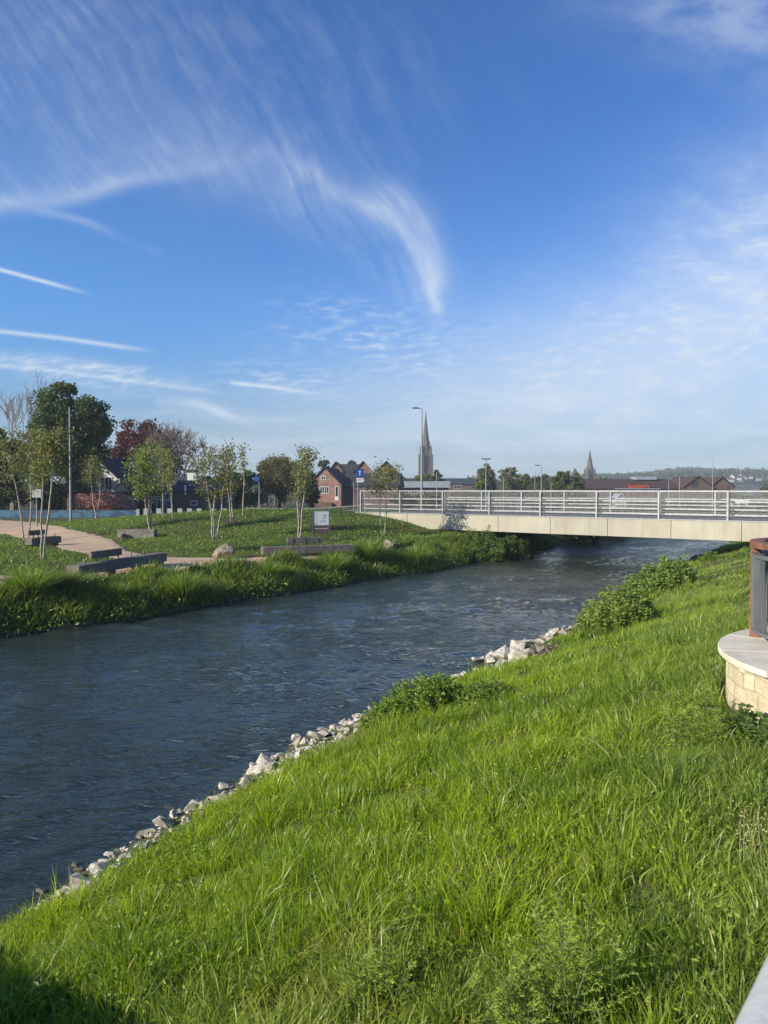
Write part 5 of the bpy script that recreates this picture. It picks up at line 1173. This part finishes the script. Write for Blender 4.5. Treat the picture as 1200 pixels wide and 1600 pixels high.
shrub(718, 800, 1062, 1098, 'small leafy tuft right of the patch overhanging the water', 605, 2500, .07, spikes=60)
shrub(780, 830, 823, 880, 'dark bush on the far bank under the bridge edge', 606, 5500, .17, ((.06, .10, .03), (.03, .055, .016)), spikes=80)
shrub(722, 800, 830, 875, 'wide leafy bush before the bridge abutment', 607, 6500, .16, ((.075, .12, .032), (.04, .07, .02)), spikes=100)
shrub(1150, 1240, 855, 885, 'dark ivy like bush hanging below the bridge right end', 608, 2500, .14, ((.04, .07, .02), (.025, .04, .015)), spikes=50, depth=31)
# nettles at the foot of the stone wall and feathery plants in the foreground
def nettle(px, py, h, label, seed, group='nettles at the foot of the stone wall'):
    r = np.random.default_rng(seed); b = hit(px, py); t = thing('nettle', label, 'plant', b, 0, group); mb = MB(); P, D = [], []
    for i in range(4):
        x, y = r.normal(0, .05, 2); hh = h*r.uniform(.7, 1.1); lx, ly = r.normal(0, .05, 2); mb.tube([(x, y, -.05), (x+lx, y+ly, hh)], [.004, .002], 4, cap=False)
        for k in np.linspace(.2, 1, 9):
            for a in np.arange(4)*1.571+k*9: P.append((x+lx*k, y+ly*k, hh*k)); D.append((math.cos(a), math.sin(a), .15))
    mb.build('stems', M['leafstem'], t); P, D = np.array(P), np.array(D); link('foliage', leaf_mesh('foliage', P, r.uniform(.05, .075, len(P)), leaf_cols(len(P), (.06, .105, .03), (.035, .065, .02), r, .25), r, aspect=.5, dirs=D*2), M['leaf'], t); return t
M['leafstem'] = mat_plain('green_stem', (.10, .15, .04), (.06, .10, .03), 8, .7)
for i, (px, py) in enumerate(((1152, 1160), (1172, 1168), (1188, 1172), (1200, 1180), (1140, 1150), (1215, 1190))): nettle(px, py, .30, 'dark green nettle at the foot of the curved stone wall', 700+i)
def feathery(px, py, h, label, seed, n=1500):
    r = np.random.default_rng(seed); b = hit(px, py); t = thing('feathery_plant', label, 'plant', b); mb = MB(); P, D = [], []
    for i in range(7):
        x, y = r.normal(0, .05, 2); lx, ly = r.normal(0, .06, 2); hh = h*r.uniform(.65, 1.1); mb.tube([(x, y, -.05), (x+lx*.6, y+ly*.6, hh*.6), (x+lx, y+ly, hh)], [.004, .003, .0015], 4, cap=False)
        for k in np.linspace(.15, 1, 15):
            a = r.uniform(0, 6.28); L = .11*(1.15-k)*r.uniform(.7, 1.2)+.03; d = np.array([math.cos(a), math.sin(a), .45]); o = np.array([x+lx*k, y+ly*k, hh*k]); mb.tube([tuple(o), tuple(o+d*L)], [.0015, .001], 3, cap=False)
            for q in np.linspace(.2, 1, 9):
                for s_ in (-1, 1): P.append(o+d*L*q); D.append(np.array([-d[1]*s_, d[0]*s_, .2])+d*.6)
    mb.build('stems', M['leafstem'], t); P, D = np.array(P), np.array(D); link('foliage', leaf_mesh('foliage', P, r.uniform(.012, .028, len(P)), leaf_cols(len(P), (.19, .25, .05), (.12, .165, .035), r, .25), r, aspect=.25, dirs=D*1.5), M['leaf'], t)
for i, (px, py, h, lb) in enumerate(((858, 1600, .50, 'tall feathery plant rising at the bottom edge of the picture'), (900, 1625, .52, 'feathery plant right of its neighbour at the bottom edge'), (585, 1580, .26, 'low feathery plant near the bottom middle'), (800, 1640, .34, 'low feathery plant at the bottom edge left of the tall one'), (1085, 1130, .34, 'feathery green plant left of the stone wall foot'), (1060, 1160, .36, 'larger feathery plant in the grass left of the wall'), (1100, 1165, .32, 'feathery plant nearest the stone wall foot'))): feathery(px, py, h, lb, 800+i)
def dead_stalks():
    b = hit(1178, 1370); t = thing('dry_stalks', 'tall pale dry seed stalks in the grass at the right', 'plant', b); r = np.random.default_rng(9); mb = MB()
    for i in range(6):
        x, y = r.normal(0, .09, 2); h = r.uniform(.2, .40); mb.tube([(x, y, -.03), (x+r.normal(0, .03), y+r.normal(0, .03), h)], [.0018, .001], 4)
    mb.build('stalk', mat_plain('dry_straw', (.42, .36, .24), (.3, .25, .16), 9, .9), t)
    P = r.normal(0, .08, (160, 3)); P[:, 2] = r.uniform(.2, .4, 160); sh = link('seed_heads', leaf_mesh('seed_heads', P, .012, leaf_cols(160, (.4, .36, .24), (.3, .28, .16), r), r), M['leaf'], t); sh['kind'] = 'stuff'
dead_stalks()
# wisteria on the house front
def wisteria():
    Y = 75.5; b = at(165, 806, Y); b.z = 1.1; t = thing('wisteria', 'pink and lilac flowering wisteria along the timbered house front', 'climbing plant', b); r = np.random.default_rng(5); n = 5200; s = Y/F
    px = r.uniform(112, 212, n); top = 766+8*np.abs((px-158)/50)**2; py = top+r.uniform(0, 1, n)**1.1*32; P = np.stack([(px-165)*s, r.normal(0, .3, n), (806-py)*s], 1)
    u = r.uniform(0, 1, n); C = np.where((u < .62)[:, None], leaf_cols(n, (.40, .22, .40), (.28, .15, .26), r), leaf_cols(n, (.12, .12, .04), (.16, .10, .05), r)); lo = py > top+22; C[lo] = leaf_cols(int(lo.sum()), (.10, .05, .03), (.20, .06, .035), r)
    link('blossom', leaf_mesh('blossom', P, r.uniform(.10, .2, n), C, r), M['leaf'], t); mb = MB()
    for x in (-2.8, -.4, 2.2): mb.tube([(x, 0, -.2), (x+.1, 0, 1.2), (x-.2, 0, 2.4)], [.06, .05, .03], 5)
    mb.build('stem', M['bark'], t)
wisteria()
def white_van():
    b = at(1178, 795, 108); t = thing('white_van', 'white van parked beyond the bridge railings at the right', 'van', (b.x, 108, b.z-.9), R(10)); w = .92
    m = MB(); P = [(-w, 0), (w, 0), (w, 1.2), (w*.86, 2.0), (-w*.86, 2.0), (-w, 1.2)]
    m.v = [Vector((x, 0, .3+z*.95)) for x, z in P]+[Vector((x, 4.6, .3+z*.95)) for x, z in P]; m.f = [[5, 4, 3, 2, 1, 0], list(range(6, 12))]+[[i, (i+1) % 6, 6+(i+1) % 6, 6+i] for i in range(6)]; m.build('body', M['render_white'], t, bevel=.06)
    MB().box(-.72, .72, -.012, -.003, 1.45, 2.05).build('windscreen', M['glass'], t)
    for x in (-.86, .7):
        for y in (.9, 3.6): MB().tube([(x, y, .33), (x+.18, y, .33)], .33, 14).build('wheel', M['black'], t)
    for x in (-.7, .5): MB().box(x, x+.2, -.02, -.003, .85, 1.0).build('headlight', M['steel'], t)
white_van()

# ------------------------------------------------------------------ air
def haze():
    m = bpy.data.materials.new('haze_air'); m.use_nodes = True; nt = m.node_tree; nt.nodes.clear(); g = G(nt); out = g.new('ShaderNodeOutputMaterial')
    v = g.new('ShaderNodeVolumePrincipled'); v.inputs['Color'].default_value = (.80, .90, 1, 1); v.inputs['Density'].default_value = .00040; nt.links.new(v.outputs[0], out.inputs['Volume'])
    o = MB().box(-1300, 1300, -200, 1500, -3, 75).build('haze', m); tag(o, 'thin blue air haze over the whole place', 'haze', kind='stuff')
haze()

def weeds():
    r = np.random.default_rng(311); P, D, S, C = [], [], [], []
    for i in range(260):
        y = 3.2*math.exp(r.uniform(0, math.log(30/3.2))); x = r.uniform(-.6, .62)*y; d = (x-float(XN(y)))*.87
        if d < float(BAND(y))+.15 or math.hypot(x-WALL_C[0], y-WALL_C[1]) < WALL_R+.1: continue
        n = int(r.uniform(25, 90)); R0 = r.uniform(.05, .25); q = r.normal(0, R0, (n, 2)); xx, yy = x+q[:, 0], y+q[:, 1]; hh = r.uniform(.03, .22, n)*r.uniform(.6, 1.3)
        P.append(np.stack([xx, yy, H(xx, yy)+hh], 1)); a = r.uniform(0, 6.28, n); D.append(np.stack([np.cos(a), np.sin(a), r.uniform(0, .9, n)], 1)); S.append(r.uniform(.02, .045, n)*r.uniform(.5, 1.2)); k = r.uniform(0, 1)
        C.append(leaf_cols(n, (.10+.08*k, .16+.06*k, .03), (.06, .11, .022), r, .25))
    tag(link('bank_weeds', leaf_mesh('bank_weeds', np.concatenate(P), np.concatenate(S), np.concatenate(C), r, aspect=.5, dirs=np.concatenate(D)*2), M['leaf']), 'small broad leaved weeds scattered through the grass of the near slope', 'weeds', kind='stuff')
weeds()
